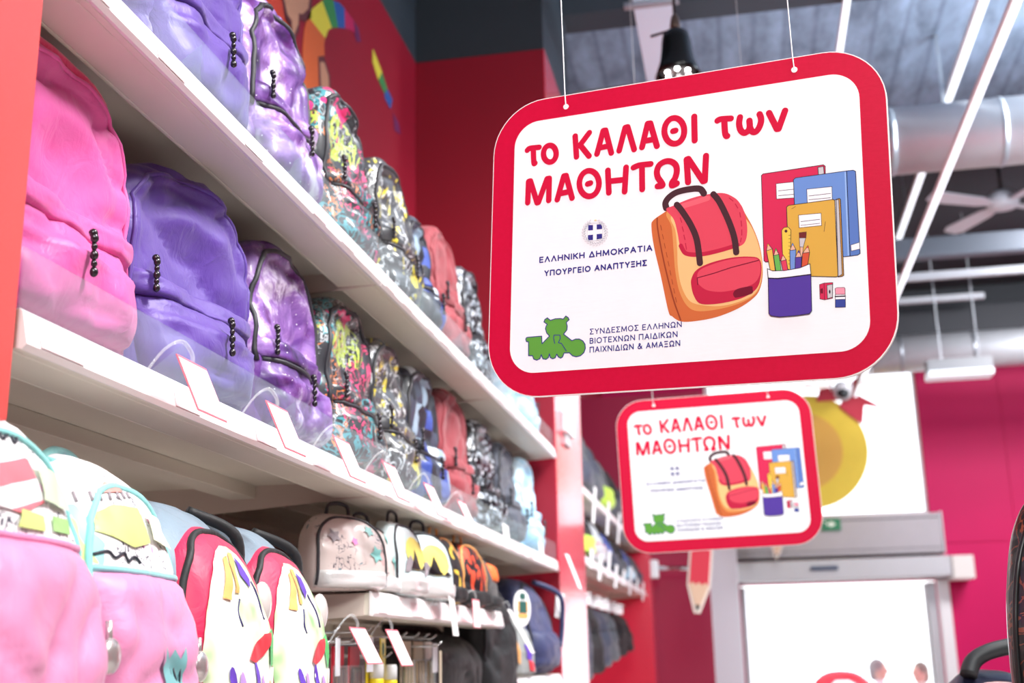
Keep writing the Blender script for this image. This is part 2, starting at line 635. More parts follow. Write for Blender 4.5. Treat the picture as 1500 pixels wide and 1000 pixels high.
struct('trim_3', MB().box((DX1 - .01, YB - .10, FZ), (DX1 + .10, YB - .001, DZ1)), WHITEP, .01)
# white column left of the door, dark red screen wall at the end of the second bay
struct('trim_4', MB().box((-.37, 12.05, FZ), (-.075, 12.35, 1.4)), mat('white_column_paint', (232, 230, 238), .5), .01)
struct('wall_screen', MB().box((XL, 9.92, FZ), (-.285, 10.02, 2.1)), wall_paint('dark_crimson_paint', (150, 16, 60), .45))
struct('street_ground', MB().box((-12, YB + .21, FZ - .1), (16, 40, FZ - .01)), mat('pale_paving', (205, 203, 200), .8))

# shutter box, door header, exit sign
sb = thing('shutter_housing', 'long grey metal shutter housing across the wall between window and door', 'shutter', (0, 12.3, .89))
link_obj('casing', MB().box((-.25, 0, 0), (1.885, .285, .385)), mat('grey_shutter_enamel', (176, 172, 178), .45, .1, var=.05), sb, bevel=.012)
link_obj('seam', MB().box((-.24, -.004, .335), (1.87, .002, .345)).box((-.24, -.004, .05), (1.87, .002, .056)), mat('dark_seam', (92, 90, 96), .5), sb)
link_obj('end_cap', MB().box((1.885, -.006, -.006), (1.9, .285, .395)), SILVER, sb)
hd = thing('door_header', 'silver sliding door header with a small dark sensor above the glass', 'door header', (0, 12.22, .662))
link_obj('beam', MB().box((-.12, 0, 0), (1.93, .36, .195)), SILVER, hd, bevel=.012)
link_obj('cap', MB().box((1.93, -.02, -.03), (2.13, .36, .19)), mat('pale_cap', (232, 230, 226), .4), hd, bevel=.01)
link_obj('sensor', MB().box((.62, -.03, .09), (.88, .01, .13)), mat('dark_sensor', (70, 84, 112), .3), hd, bevel=.008)
ex = thing('exit_sign', 'small green exit sign with a white arrow on the shutter housing', 'sign', (.855, 12.27, 1.135))
link_obj('plate', MB().box((-.09, 0, 0), (.09, .028, .115)), mat('exit_green', (34, 132, 92), .4), ex, bevel=.004)
link_obj('pictogram', MB().prism([(-.045, .05), (-.01, .05), (-.01, .028), (.045, .06), (-.01, .092), (-.01, .07), (-.045, .07)], -.003, .001).ball((-.06, 0, .085), .012, 8), mat('exit_white', (240, 250, 244), .4), ex)

# people outside the glass, clothes coloured pale to look washed out by glare
SKIN = mat('skin', (214, 168, 146), .5)


def person(label, loc, rz, hair, shirt, hgt):
    r = thing('person', label, 'person', (loc[0], loc[1], FZ), rz, 'people outside the glass door')
    k = hgt / 1.7
    me = bpy.data.meshes.new('body')
    V = [(0, 0, .95), (0, .01, 1.12), (0, .01, 1.34), (0, 0, 1.45), (0, -.005, 1.52)]
    R = [(.15, .11), (.13, .10), (.16, .11), (.065, .06), (.055, .055)]
    E = [(0, 1), (1, 2), (2, 3), (3, 4)]
    for s in (-1, 1):
        o = len(V)
        V += [(s * .17, .01, 1.38), (s * .21, .02, 1.12), (s * .20, -.05, .88), (s * .195, -.07, .79)]
        R += [(.06, .06), (.045, .045), (.034, .034), (.03, .02)]
        E += [(2, o), (o, o + 1), (o + 1, o + 2), (o + 2, o + 3)]
        o = len(V)
        V += [(s * .09, 0, .86), (s * .095, -.01, .5), (s * .10, .02, .09), (s * .11, -.12, .035)]
        R += [(.085, .085), (.055, .055), (.04, .04), (.035, .03)]
        E += [(0, o), (o, o + 1), (o + 1, o + 2), (o + 2, o + 3)]
        for q in range(4):
            p0 = len(V)
            V += [(s * .19 + (q - 1.5) * .017, -.078, .765), (s * .188 + (q - 1.5) * .019, -.085, .70 + .008 * (q in (0, 3)))]
            R += [(.008, .008), (.007, .007)]
            E += [(p0, p0 + 1)]
            E += [(o - 1, p0)]
    me.from_pydata([(a * k, b_ * k, c * k) for a, b_, c in V], E, [])
    bo = bpy.data.objects.new('body', me)
    COL.objects.link(bo)
    bo.parent = r
    sk = bo.modifiers.new('skin', 'SKIN')
    for i, q in enumerate(R):
        me.skin_vertices[0].data[i].radius = (q[0] * k, q[1] * k)
    me.skin_vertices[0].data[0].use_root = True
    bo.modifiers.new('smooth', 'SUBSURF').levels = 2
    bo.modifiers['smooth'].render_levels = 2
    me.materials.append(shirt)
    hz = 1.60 * k
    hb = MB()
    hb.ball((0, 0, hz), .098 * k, 16, 0, (.78, .98, 1.18))
    hb.ball((0, -.022, hz - .07 * k), .06 * k, 10, 0, (.95, .95, .8))
    hb.ball((0, -.098 * k, hz - .012), .016 * k, 8, 0, (.8, 1.1, 1.5))
    for s in (-1, 1):
        hb.ball((s * .077 * k, .008, hz - .012), .022 * k, 8, 0, (.4, .8, 1.3))
        hb.ball((s * .03 * k, -.087 * k, hz + .01), .010 * k, 8, 1)
    hb.ball((0, -.086 * k, hz - .058 * k), .02 * k, 8, 2, (1.2, .5, .3))
    link_obj('head', hb, [SKIN, BLACK, mat('lips', (190, 112, 108), .5)], r, True)
    q = MB()
    q.ball((0, .018, hz + .022), .104 * k, 16, 0, (.82, .98, 1.08))
    q.ball((0, .06, hz - .03), .075 * k, 12, 0, (.95, .7, 1.2))
    link_obj('hair', q, hair, r, True)
    return r


person('person with short grey hair outside the glass, turned to the right', (1.36, 14.2, 0), radians(75), mat('grey_hair', (128, 122, 124), .6), mat('glare_pale_shirt', (226, 226, 230), .8), 1.575)
person('person with brown hair and a pale top outside the glass, turned to the left', (1.80, 14.3, 0), radians(-60), mat('brown_hair', (112, 92, 76), .6), mat('glare_pale_top', (222, 220, 214), .8), 1.535)

# ------------------------------------------------------------------ ceiling services
def duct(label, y, z, r, x0, x1):
    d = thing('ventilation_duct', label, 'duct', (x0, y, z))
    q = MB()
    q.tube([(0, 0, 0), (x1 - x0, 0, 0)], r, 32)
    link_obj('pipe', q, mat('duct_metal', (204, 210, 216), .45, .45, var=.1), d, True)
    for x in [a * .62 + .25 for a in range(int((x1 - x0) / .62))]:
        link_obj('joint_ring', MB().tube([(x, 0, 0), (x + .03, 0, 0)], r * 1.025, 32), STEEL, d, True)
    for x in (.6, x1 - x0 - .6):
        link_obj('hanger', MB().box((x - .01, -.006, r * .98), (x + .01, .006, CZ - z)), STEEL, d)
    return d


duct('thick round metal duct crossing under the ceiling beside the large sign', 7.0, 2.93, .20, .75, 5.2)
duct('lower round metal duct in front of the far red wall, above the window', 11.0, 2.56, .165, .6, 5.2)


def bar(name, label, cat, p0, p1, hw, hh, mt, group=None):
    p0, p1 = Vector(p0), Vector(p1)
    q = MB()
    if abs(p1.y - p0.y) > abs(p1.x - p0.x):
        q.box((p0.x - hw, p0.y, p0.z - hh), (p0.x + hw, p1.y, p0.z + hh))
    else:
        q.box((p0.x, p0.y - hw, p0.z - hh), (p1.x, p0.y + hw, p0.z + hh))
    return single(name, q, mt, label, cat, group, bevel=min(hw, hh) * .3)


def track(label, x, y0, y1, z, w_, drop):
    r = thing('lighting_track', label, 'lighting track', (x, y0, z), group='white tracks running under the ceiling')
    link_obj('rail', MB().box((-w_, 0, -w_), (w_, y1 - y0, w_ * .2)), WHITE_METAL, r, bevel=.003)
    link_obj('tube', MB().box((-w_ * .6, .02, -w_ * 1.5), (w_ * .6, y1 - y0 - .02, -w_)), TRACK_GLOW, r)  # glowing strip added so the metal track looks bright
    for y in (.3, (y1 - y0) - .95):
        link_obj('hanger', MB().tube([(0, y, 0), (0, y, drop)], .004, 6), STEEL, r)
    return r


track('white lighting track from the top right corner, passing in front of the thick duct', 1.113, 3.8, 11.4, 2.3, .021, CZ - 2.3)
track('white lighting track that passes behind the thick duct, left of the nearer one', 1.41, 5.6, 10.2, 3.27, .028, CZ - 3.27)
track('short white lighting track just above the top edge of the large sign', .72, 5.0, 8.1, 3.3, .020, CZ - 3.3)

tr = thing('cable_tray', 'wide white metal cable tray under the ceiling behind the black bell lamp', 'cable tray', (-.245, 4.4, 2.9))
link_obj('channel', MB().box((-.07, 0, 0), (.09, 3.6, .012)).box((-.09, 0, 0), (-.07, 3.6, .07)).box((.075, 0, .012), (.09, 3.6, .07)), mat('white_tray_metal', (214, 238, 255), .5), tr)
for y in (.6, 1.55, 2.7):
    link_obj('bracket', MB().box((-.13, y, -.022), (.12, y + .035, -.002)), STEEL, tr)
    link_obj('hanger', MB().tube([(-.1, y + .015, -.01), (-.1, y + .015, CZ - 2.9)], .005, 6), STEEL, tr)

cdp = [at_ for at_ in ((-.15, 6.02, 2.98), (-.73, 6.02, 2.965), (-.775, 6.02, 2.945), (-.79, 6.02, 2.90), (-.79, 6.02, 2.1))]
single('conduit_pipe', MB().tube([cdp[0], cdp[1], cdp[2], cdp[3], cdp[4]], .02, 10), mat('grey_conduit', (168, 166, 162), .5), 'grey conduit pipe bending down beside the end wall', 'pipe', smooth=True)
single('ceiling_beam', MB().box((-1.2, 5.75, 3.3), (.9, 5.95, 3.58)), wall_paint('dark_beam_paint', (60, 66, 74), .7), 'dark ceiling beam behind the grey conduit pipe', 'beam')
bar('ceiling_beam', 'grey horizontal beam behind the ceiling fan', 'beam', (.9, 9.6, 3.08), (5.2, 9.6, 3.08), .06, .085, mat('grey_beam', (104, 114, 126), .5))
bar('sprinkler_pipe', 'thin bright pipe below the grey beam behind the ceiling fan', 'pipe', (.9, 10.2, 3.03), (5.2, 10.2, 3.03), .03, .033, mat('pale_pipe', (206, 214, 222), .4))
bar('sprinkler_pipe', 'short thin pipe running under the bright pipe', 'pipe', (.95, 11.4, 3.16), (2.35, 11.4, 3.16), .03, .028, mat('pale_pipe', (206, 214, 222), .4))
bar('ceiling_beam', 'broad dark beam over the lower metal duct', 'beam', (.9, 11.8, 3.02), (5.2, 11.8, 3.02), .12, .16, wall_paint('unlit_ceiling_and_dark_beam', (52, 56, 62), .7))

lf = thing('linear_light', 'flat white linear light under the lower duct, by the far red wall', 'light fixture', (1.62, 10.3, 2.20))
link_obj('housing', MB().box((-.03, -.08, .02), (.49, .08, .12)), mat('grey_housing', (140, 144, 148), .5), lf, bevel=.006)
link_obj('diffuser', MB().box((-.03, -.1, -.035), (.49, .1, .02)), mat('pale_diffuser', (226, 234, 240), .4, emit=((235, 244, 250), .5)), lf, bevel=.008)
link_obj('hanger', MB().tube([(.1, 0, .12), (.1, 0, CZ - 2.2)], .006, 6).tube([(.4, 0, .12), (.4, 0, CZ - 2.2)], .006, 6), STEEL, lf)

# ceiling fan
fn = thing('ceiling_fan', 'white ceiling fan with flat blades hanging in front of the dark ceiling', 'fan', (2.02, 8.8, 3.12))
link_obj('motor', MB().lathe([(.02, .10), (.07, .09), (.11, .05), (.115, 0), (.09, -.03), (.03, -.045), (0, -.047)], 20), mat('fan_white', (220, 224, 230), .35), fn, True)
link_obj('rod', MB().tube([(0, 0, .09), (0, 0, CZ - 3.12)], .014, 8), BLACK, fn, True)
for i in range(4):
    a = radians(28 + 90 * i)
    q = MB()
    pts = [(.10, -.035), (.2, -.06), (.55, -.075), (.62, -.05), (.63, .04), (.56, .07), (.2, .055), (.10, .03)]
    q.prism(pts, -.005, .005, 0, 'z')
    o = link_obj('blade', q, mat('fan_white', (220, 224, 230), .35), fn, bevel=.002)
    o.rotation_euler = (radians(10), 0, a)

# black bell pendant with three bulbs
bl = thing('pendant_lamp', 'black bell-shaped pendant lamp with small lit bulbs above the large sign', 'lamp', (-.118, 4.0, 2.0))
prof = [(.012, .185), (.03, .182), (.046, .168), (.052, .14), (.056, .10), (.062, .06), (.073, .028), (.083, .0), (.078, .0), (.066, .028), (.056, .06), (.050, .10), (.046, .14), (.036, .165), (0, .172)]
link_obj('shade', MB().lathe(prof, 32), mat('gloss_black_enamel', (10, 12, 12), .25), bl, True)
link_obj('lamp_plate', MB().lathe([(0, .022), (.06, .022), (.062, .016), (0, .014)], 24), mat('lamp_plate_metal', (120, 116, 116), .4, .4), bl, True)
for i in range(6):
    a = 2 * pi * i / 6 + .5
    link_obj('bulb', MB().ball((.042 * cos(a), .042 * sin(a), .012), .0085, 10), BULB, bl, True)
link_obj('arm', MB().tube([(-.09, -.01, .165), (-.02, 0, .185), (.012, 0, .19)], .005, 8), BLACK, bl, True)
link_obj('collar', MB().lathe([(.016, .185), (.02, .2), (.014, .235), (.006, .25)], 14), mat('worn_bronze', (110, 92, 84), .4, .6), bl, True)
link_obj('cable', MB().tube([(0, 0, .24), (.0, 0, CZ - 2.0)], .006, 8), BLACK, bl, True)


def disc_lamp(label, x, y, z):
    r = thing('disc_lamp', label, 'lamp', (x, y, z), group='flat white disc lamps by the far window')
    link_obj('shade', MB().lathe([(0, .02), (.05, .02), (.11, .01), (.115, -.012), (0, -.016)], 24), mat('white_lamp_enamel', (246, 248, 250), .4, emit=((250, 252, 255), .9)), r, True)
    link_obj('cable', MB().tube([(0, 0, .02), (0, 0, CZ - z)], .005, 6), mat('pale_cable', (180, 184, 188), .5), r)


disc_lamp('flat white disc lamp left of the spotlight, above the second sign', .70, 10.3, 2.175)
disc_lamp('flat white disc lamp right of the spotlight, against the bright window', 1.155, 10.3, 2.175)
sp = thing('spotlight', 'round grey and white spotlight hanging between two disc lamps above the second sign', 'spotlight', (.88, 10.1, 2.06))
link_obj('head', MB().tube([(0, -.10, -.02), (0, -.02, .02), (0, .1, .06)], [.075, .07, .04], 20), mat('pale_spot', (218, 218, 220), .4), sp, True)
link_obj('lens', MB().ball((0, -.10, -.02), .05, 12, 0, (1, .3, 1)), BLACK, sp, True)
link_obj('yoke', MB().tube([(-.08, 0, .02), (-.08, 0, .13), (.08, 0, .13), (.08, 0, .02)], .012, 8), WHITEP, sp, True)
link_obj('rod', MB().tube([(0, 0, .13), (0, 0, CZ - 2.06)], .01, 8), WHITEP, sp)

# round yellow board with a red ribbon, plain
yb = thing('round_board', 'big round yellow hanging board with a red ribbon bow behind the second sign', 'hanging board', (.66, 11.5, 1.80))
link_obj('disc', MB().tube([(0, -.03, 0), (0, .03, 0)], .53, 48), mat('yellow_board', (236, 206, 60), .5, var=.06), yb)
link_obj('inner_disc', MB().tube([(-.06, -.036, .0), (-.06, -.029, .0)], .36, 40), mat('amber_board', (226, 172, 70), .5), yb)
link_obj('bow', MB().prism([(.30, .40), (.42, .62), (.52, .70), (.49, .50), (.71, .36), (.53, .40), (.50, .22), (.40, .30)], -.05, -.038).prism([(.10, .46), (.34, .46), (.36, .56), (.14, .60)], -.05, -.038), mat('red_ribbon', (204, 40, 66), .5), yb)
for s in (-.3, .3):
    link_obj('string', MB().tube([(s, 0, .42), (s, 0, CZ - 1.8)], .003, 5), mat('pale_cable', (180, 184, 188), .5), yb)


def pencil_sign(label, x, y, z, k, rz):
    r = thing('pencil_board', label, 'hanging board', (x, y, z), (0, radians(7), rz), 'pencil shaped hanging boards')
    link_obj('outline', MB().prism([(-.075 * k, .16 * k), (-.02 * k, -.012 * k), (.02 * k, -.012 * k), (.075 * k, .16 * k), (.075 * k, .8 * k), (-.075 * k, .8 * k)], 0, .012), mat('cream_board_edge', (240, 228, 214), .5), r)
    zz = [(-.062 * k + .124 * k * i / 6, (.165 + .02 * (i % 2)) * k) for i in range(7)]
    link_obj('red_shaft', MB().prism(zz + [(.062 * k, .79 * k), (-.062 * k, .79 * k)], -.003, .001), mat('pencil_red', (214, 50, 70), .5), r)
    link_obj('wood_tip', MB().prism(zz[::-1] + [(-.018 * k, .04 * k), (.018 * k, .04 * k)], -.0025, .001), mat('pencil_wood', (224, 190, 160), .5), r)
    link_obj('lead', MB().prism([(-.018 * k, .04 * k), (.018 * k, .04 * k), (.0, .0)], -.0028, .001), BLACK, r)
    for s in (-.05, .05):
        link_obj('string', MB().tube([(s * k, .006, .79 * k), (s * k + (.9 if 0 else .0), .006, .79 * k + (CZ - z - .79 * k) / cos(radians(7)) - .01)], .002, 5), mat('pale_cable', (180, 184, 188), .5), r)


pencil_sign('large red pencil shaped board hanging point-down below the second sign', -.32, 8.0, .26, 1.0, 0)
pencil_sign('small pencil tip hanging below the second sign, in front of the shutter housing', .29, 11.6, .845, .75, 0)


# ================================================================== shelving along the left wall
XF = -.77
struct('trim_5', MB().box((XL + .001, 1.14, FZ), (XL + .03, 5.055, .87)), BACK_PANEL)
ep = thing('end_panel', 'coral red upright panel closing the near end of the long shelves', 'panel', (-1.08, .9, FZ))
link_obj('board', MB().prism([(-.62, 0), (-.30, 0), (-.30, H + .255), (.25, H + .255), (.25, 3.1), (-.62, 3.1)], .288, .315, 0, 'x'), CORAL, ep, bevel=.003)


def shelf_tray(label, y0, y1, zb, guard=True, xf=XF, depth=.56, group='white metal shelves', rail_h=.042):
    L = y1 - y0
    r = thing('shelf', label, 'shelf', (xf, y0, zb), group=group)
    q = MB()
    q.box((-depth, .004, .034), (-.012, L - .004, .046))                 # tray top
    q.box((-.014, .004, .0), (-.002, L - .004, .046))                    # front lip
    q.box((-.085, .004, .0), (-.014, L - .004, .007))                    # return flange
    q.box((-.092, .004, .0), (-.085, L - .004, .016))
    q.box((-.33, .006, .006), (-.27, L - .006, .034))                    # stiffener
    q.box((-depth, .004, -.012), (-depth + .012, L - .004, .034))
    link_obj('tray', q, SHELF_METAL, r, bevel=.0015)
    for y in (.001, L - .005):
        link_obj('bracket', MB().prism([(-.012, .0), (-.012, .044), (-depth, .044), (-depth, -.045), (-depth + .08, -.03)], y, y + .004), mat('bracket_enamel', (206, 190, 180), .45, var=.04), r)
    rl = link_obj('price_rail', MB().prism([(-.001, .0), (.006, -.002), (.012, .004), (.004, rail_h), (-.001, rail_h + .004)], .002, L - .002), RAIL, r)
    y = .03
    rnd = random.Random(int(y0 * 100 + zb * 1000))
    while y < L - .12:
        ln = rnd.uniform(.06, .1)
        link_obj('price_strip', MB().prism([(.0125, .006), (.0135, .006), (.0062, .037), (.0052, .037)], y, y + ln), RAIL_PINK, r)
        y += ln + rnd.uniform(.06, .25)
    if guard:
        g = MB().box((-.004, .004, .044), (-.001, L - .004, .118)).box((-.03, .004, .0465), (-.004, L - .004, .049))
        yy = .42
        while yy < L - .1:
            g.prism([(-.004, .047), (-.004, .114), (-.09, .05), (-.09, .047)], yy, yy + .0025)
            yy += .44
        link_obj('shelf_guard', g, GUARD, r)
    return r


ZU, ZM, ZLW = .815, .340, .090
J = [1.16, 2.495, 3.775, 5.045]
nm = ['near section, beside the red end panel', 'middle section', 'far section, reaching the red end wall']
for i in range(3):
    shelf_tray('upper white metal shelf, ' + nm[i], J[i], J[i + 1], ZU)
for i in range(3):
    shelf_tray('shelf at middle height with clear front guard, ' + nm[i], J[i], J[i + 1], ZM)
shelf_tray('short low shelf carrying the small beige and pale blue bags', 2.46, 3.84, ZLW, guard=False, rail_h=.046)
shelf_tray('low shelf corner showing at the bottom edge under the white and grey bag', 4.02, 5.045, -.115, guard=False)


# ------------------------------------------------------------------ bags
def bag_shape(w, h, d, seed, amp=.010, p=3.0, k=2.5, shoulder=.42, lean=.0, slump=0.0, nz=40, na=64, hood=False, fwd=1.0):
    vs = []
    rnd = random.Random(seed)
    o1 = Vector((rnd.uniform(0, 50), rnd.uniform(0, 50), rnd.uniform(0, 50)))
    dent_z, dent_x, dent_r = h * rnd.uniform(.52, .62), rnd.uniform(-.12, .12) * w, rnd.uniform(.28, .4) * w
    for i in range(nz + 1):
        t = .5 - .5 * cos(pi * i / nz) if i not in (0, nz) else float(i == nz)
        t = .65 * t + .35 * i / nz
        z = h * t
        if t > shoulder:
            q = (t - shoulder) / (1 - shoulder)
            hw = w / 2 * max(0.0, 1 - q ** k) ** (1 / k)
            hd = d / 2 * (1 - .38 * q ** 1.4) * max(0.0, 1 - q ** 7) ** .4
        else:
            q = (shoulder - t) / shoulder
            rb = max(0.0, (.07 - t) / .07)
            hw = w / 2 * (1 - .05 * q) * (1 - .12 * rb ** 2)
            hd = d / 2 * (1 + .06 * q) * (1 - .18 * rb ** 2)
        for a in range(na):
            th = 2 * pi * a / na
            c, s = cos(th), sin(th)
            x = hw * math.copysign(abs(c) ** (2 / p), c)
            y = hd * math.copysign(abs(s) ** (2 / p), s) + (d / 2 - hd) * fwd
            n = Vector((c / max(hw, .02), s / max(hd, .02), 0)).normalized()
            if t > .9:
                n = (n + Vector((0, 0, (t - .9) * 12))).normalized()
            front = max(0.0, -s)
            v = Vector((x, y, z))
            u = v * 6.5 + o1
            f1 = noise.noise(u) * 1.0
            cr = 1 - abs(noise.noise(Vector((v.x * 11 + v.z * 6, v.y * 9, v.z * 10 - v.x * 5)) + o1 * 1.3)) * 2.2
            f2 = -max(0.0, cr) ** 3 * 1.1
            f3 = noise.noise(v * 24 + o1) * .4
            if hood:
                qx = x / (w * .40)
                qz = (z - h * .58) / (h * .345) if z > h * .58 else 0.0
                qq = 1 - (abs(qx) ** 2.6 + abs(qz) ** 2.2)
                if z > h * .30 and qq > 0:
                    f1 -= front * min(1.0, qq / .16) * 1.4
            dd = math.hypot((x - dent_x) / dent_r, (z - dent_z) / (.20 * h))
            dent = -1.9 * max(0.0, 1 - dd * dd) * front
            kk = amp * min(1.0, .35 + .65 * front) * (1 if .04 < t < .97 else .35)
            v = v + n * kk * (f1 + f2 + f3 + dent * (1 if amp > .006 else .3))
            v.y += lean * t * t
            v.x += slump * t * t
            v.z = max(v.z, 0.0)
            vs.append(tuple(v))
    fs = []
    for i in range(nz):
        for a in range(na):
            fs.append((i * na + a, i * na + (a + 1) % na, (i + 1) * na + (a + 1) % na, (i + 1) * na + a))
    fs.append(tuple(range(na - 1, -1, -1)))
    fs.append(tuple(nz * na + a for a in range(na)))
    return vs, fs


class Bag:
    """local frame: x along the width, front towards -y, z up"""
    def __init__(s, label, loc, rz, w, h, d, body, seed, group, cat='backpack', name='backpack', detail=1, **kw):
        s.w, s.h, s.d, s.seed = w, h, d, seed
        s.r = thing(name, label, cat, loc, (0, kw.pop('roll', 0), rz), group)
        s.amp = kw.get('amp', .010)
        vs, fs = bag_shape(w, h, d, seed, nz=56 if detail else 22, na=88 if detail else 36, **kw)
        mb = MB().add(vs, fs)
        s.body = link_obj('body', mb, body, s.r, True)
        s.tree = BVHTree.FromPolygons([Vector(v) for v in vs], fs)
        s.bodymat = body

    def front(s, x, z):
        hit = s.tree.ray_cast(Vector((x, -2, z)), Vector((0, 1, 0)))
        return hit[0].y if hit[0] is not None else None

    def fy(s, x, z):
        y = s.front(x, z)
        k = 1.0
        while y is None and k > .5:
            k -= .04
            y = s.front(x * k, s.h * .45 + (z - s.h * .45) * k)
        return y if y is not None else 0.0

    def patch(s, name, mt, x0, x1, z0, z1, bulge=.0, rnd=.35, n=18, lift=.0015, wrinkle=.004, shape=None, parent=None, power=4):
        xc, zc, hx, hz = (x0 + x1) / 2, (z0 + z1) / 2, (x1 - x0) / 2, (z1 - z0) / 2
        vs, back = [], []
        o1 = Vector((s.seed * 1.7, 3, s.seed))
        for j in range(n + 1):
            for i in range(n + 1):
                u, v = -1 + 2 * i / n, -1 + 2 * j / n
                uu, vv = u * math.sqrt(1 - rnd * v * v / 2), v * math.sqrt(1 - rnd * u * u / 2)
                if shape:
                    uu, vv = shape(uu, vv)
                x, z = xc + uu * hx, zc + vv * hz
                y = s.fy(x, z)
                e = max(0.0, (1 - abs(u) ** power) * (1 - abs(v) ** power)) ** .5
                q = Vector((x, y, z))
                wr = wrinkle * (noise.noise(q * 16 + o1) - max(0.0, 1 - abs(noise.noise(q * 11 + o1)) * 3) ** 2) * e
                vs.append((x, y - lift - bulge * e - wr, z))
                back.append((x, y + .004, z))
        m_ = n + 1
        fs = [(j * m_ + i, j * m_ + i + 1, (j + 1) * m_ + i + 1, (j + 1) * m_ + i) for j in range(n) for i in range(n)]
        ring = [i for i in range(m_)] + [j * m_ + n for j in range(1, m_)] + [n * m_ + i for i in range(n - 1, -1, -1)] + [j * m_ for j in range(n - 1, 0, -1)]
        o = len(vs)
        vs += [back[i] for i in ring]
        L = len(ring)
        fs += [(ring[i], o + i, o + (i + 1) % L, ring[(i + 1) % L]) for i in range(L)]
        return link_obj(name, MB().add(vs, fs), mt, parent or s.r, True)

    def shape_patch(s, name, mt, poly, lift=.0025, parent=None):
        """flat printed or sewn-on shape following the front; poly in (x, z)"""
        ps = [Vector((x, 0, z)) for x, z in poly]
        from mathutils.geometry import tessellate_polygon, delaunay_2d_cdt
        pts = []
        for i, (x, z) in enumerate(poly):
            x2, z2 = poly[(i + 1) % len(poly)]
            m_ = max(1, int(math.hypot(x2 - x, z2 - z) / .008))
            pts += [Vector((x + (x2 - x) * k / m_, z + (z2 - z) * k / m_)) for k in range(m_)]
        n = len(pts)
        xs, zs = [p.x for p in pts], [p.y for p in pts]
        st = max(max(xs) - min(xs), max(zs) - min(zs), .03) / 20
        extra = [Vector((min(xs) + st * (i + .5), min(zs) + st * (j + .5))) for i in range(int((max(xs) - min(xs)) / st)) for j in range(int((max(zs) - min(zs)) / st))]
        V, E, F, *_ = delaunay_2d_cdt(pts + extra, [(i, (i + 1) % n) for i in range(n)], [list(range(n))], 1, 1e-6)
        ok = []
        for p in V:
            ok.append((p.x, s.skin(p.x, p.y) - lift, p.y))
        mb = MB().add(ok, [tuple(f) for f in F])
        return link_obj(name, mb, mt, parent or s.r, True)

    cover = None

    def skin(s, x, z):
        y = s.fy(x, z)
        if s.cover:
            hit = s.cover.ray_cast(Vector((x, -2, z)), Vector((0, 1, 0)))
            if hit[0] is not None:
                y = min(y, hit[0].y)
        return y

    def set_cover(s, *objs):
        vs, fs = [], []
        for o in objs:
            k = len(vs)
            vs += [v.co.copy() for v in o.data.vertices]
            fs += [tuple(i + k for i in p.vertices) for p in o.data.polygons]
        s.cover = BVHTree.FromPolygons(vs, fs)

    def strip(s, name, pts, r, mt, flat=.55, lift=.001, parent=None):
        P = [(x, s.skin(x, z) - lift, z) for x, z in pts]
        return link_obj(name, MB().tube(P, r, 8), mt, parent or s.r, True)

    def arch(s, inset=.80, z0=.40, ztop=.93, zlow=.30, n=30):
        pts = []
        W = s.w / 2 * inset
        for i in range(5):
            pts.append((-W, s.h * (zlow + (z0 - zlow) * i / 5)))
        for i in range(n + 1):
            a = pi - pi * i / n
            c, q = cos(a), sin(a)
            pts.append((W * math.copysign(abs(c) ** .8, c), s.h * z0 + s.h * (ztop - z0) * abs(q) ** .85))
        for i in range(5):
            pts.append((W, s.h * (z0 - (z0 - zlow) * (i + 1) / 5)))
        return pts

    def pull(s, x, z, mt=GUN, ln=.055, tilt=0.0):
        y = min(s.skin(x, z - ln * k / 4) for k in range(5)) - .005
        q = MB()
        q.ball((x, y, z), .006, 8)
        n = 5
        for i in range(n):
            zz = z - ln * (i + .6) / n
            q.ball((x + tilt * i, y - .002, zz), (.0055, .0042)[i % 2], 7, 0, (1, 1, 1.25))
        q.tube([(x, y, z), (x + tilt * n, y - .002, z - ln)], .0024, 6)
        return link_obj('zip_pull', q, mt, s.r, True)

    def handle(s, mt, wd=.05, ht=.04, r=.008):
        ytop = s.d / 2 - .03
        pts = [(-wd, ytop, s.h * .965), (-wd * .85, ytop, s.h + ht * .7), (-wd * .3, ytop, s.h + ht), (wd * .3, ytop, s.h + ht), (wd * .85, ytop, s.h + ht * .7), (wd, ytop, s.h * .965)]
        return link_obj('top_handle', MB().tube(catmull(pts), r, 8), mt, s.r, True)


RZ = pi / 2      # front of a bag turned to the aisle


def daypack(label, y, z, wd, ht, cloth, seed, group, dp=.17, turn=0.0, x=None, zipm=None, flap=None, detail=1, pulls=True, slump=0.0, trim=None):
    x = x if x is not None else XF - .048 - dp / 2
    y, wd = y + .06, wd + .01
    b = Bag(label, (x, y, z), RZ + turn, wd, ht, dp, cloth, seed, group, detail=detail, amp=.012, slump=slump, lean=.012, shoulder=.60, k=2.3, hood=True, fwd=-.35)
    b.strip('zipper', b.arch(.84, .60, .94, .34), .0055 if zipm else .004, zipm or cloth, lift=.0005)
    if trim:
        b.strip('seam_piping', b.arch(.965, .60, .975, .12), .008, trim, lift=-.002)
    pk = b.patch('front_pocket', cloth, -wd * .40, wd * .40, ht * .05, ht * .40, .032, .3, 18 if detail else 10, wrinkle=.006)
    b.set_cover(pk)
    fl = b.patch('pocket_flap', flap or cloth, -wd * .425, wd * .425, ht * .36, ht * .46, .030, .12, 14 if detail else 8, wrinkle=.006, power=6)
    b.set_cover(pk, fl)
    if zipm:
        b.strip('pocket_zipper', [(-wd * .38 + wd * .76 * i / 14, ht * .355) for i in range(15)], .005, zipm)
    if pulls:
        b.pull(-.02 + .01 * (seed % 3), ht * .34, GUN, .055, .001)
        b.pull(-wd * .36, ht * .50, GUN, .05, .0005)
    return b


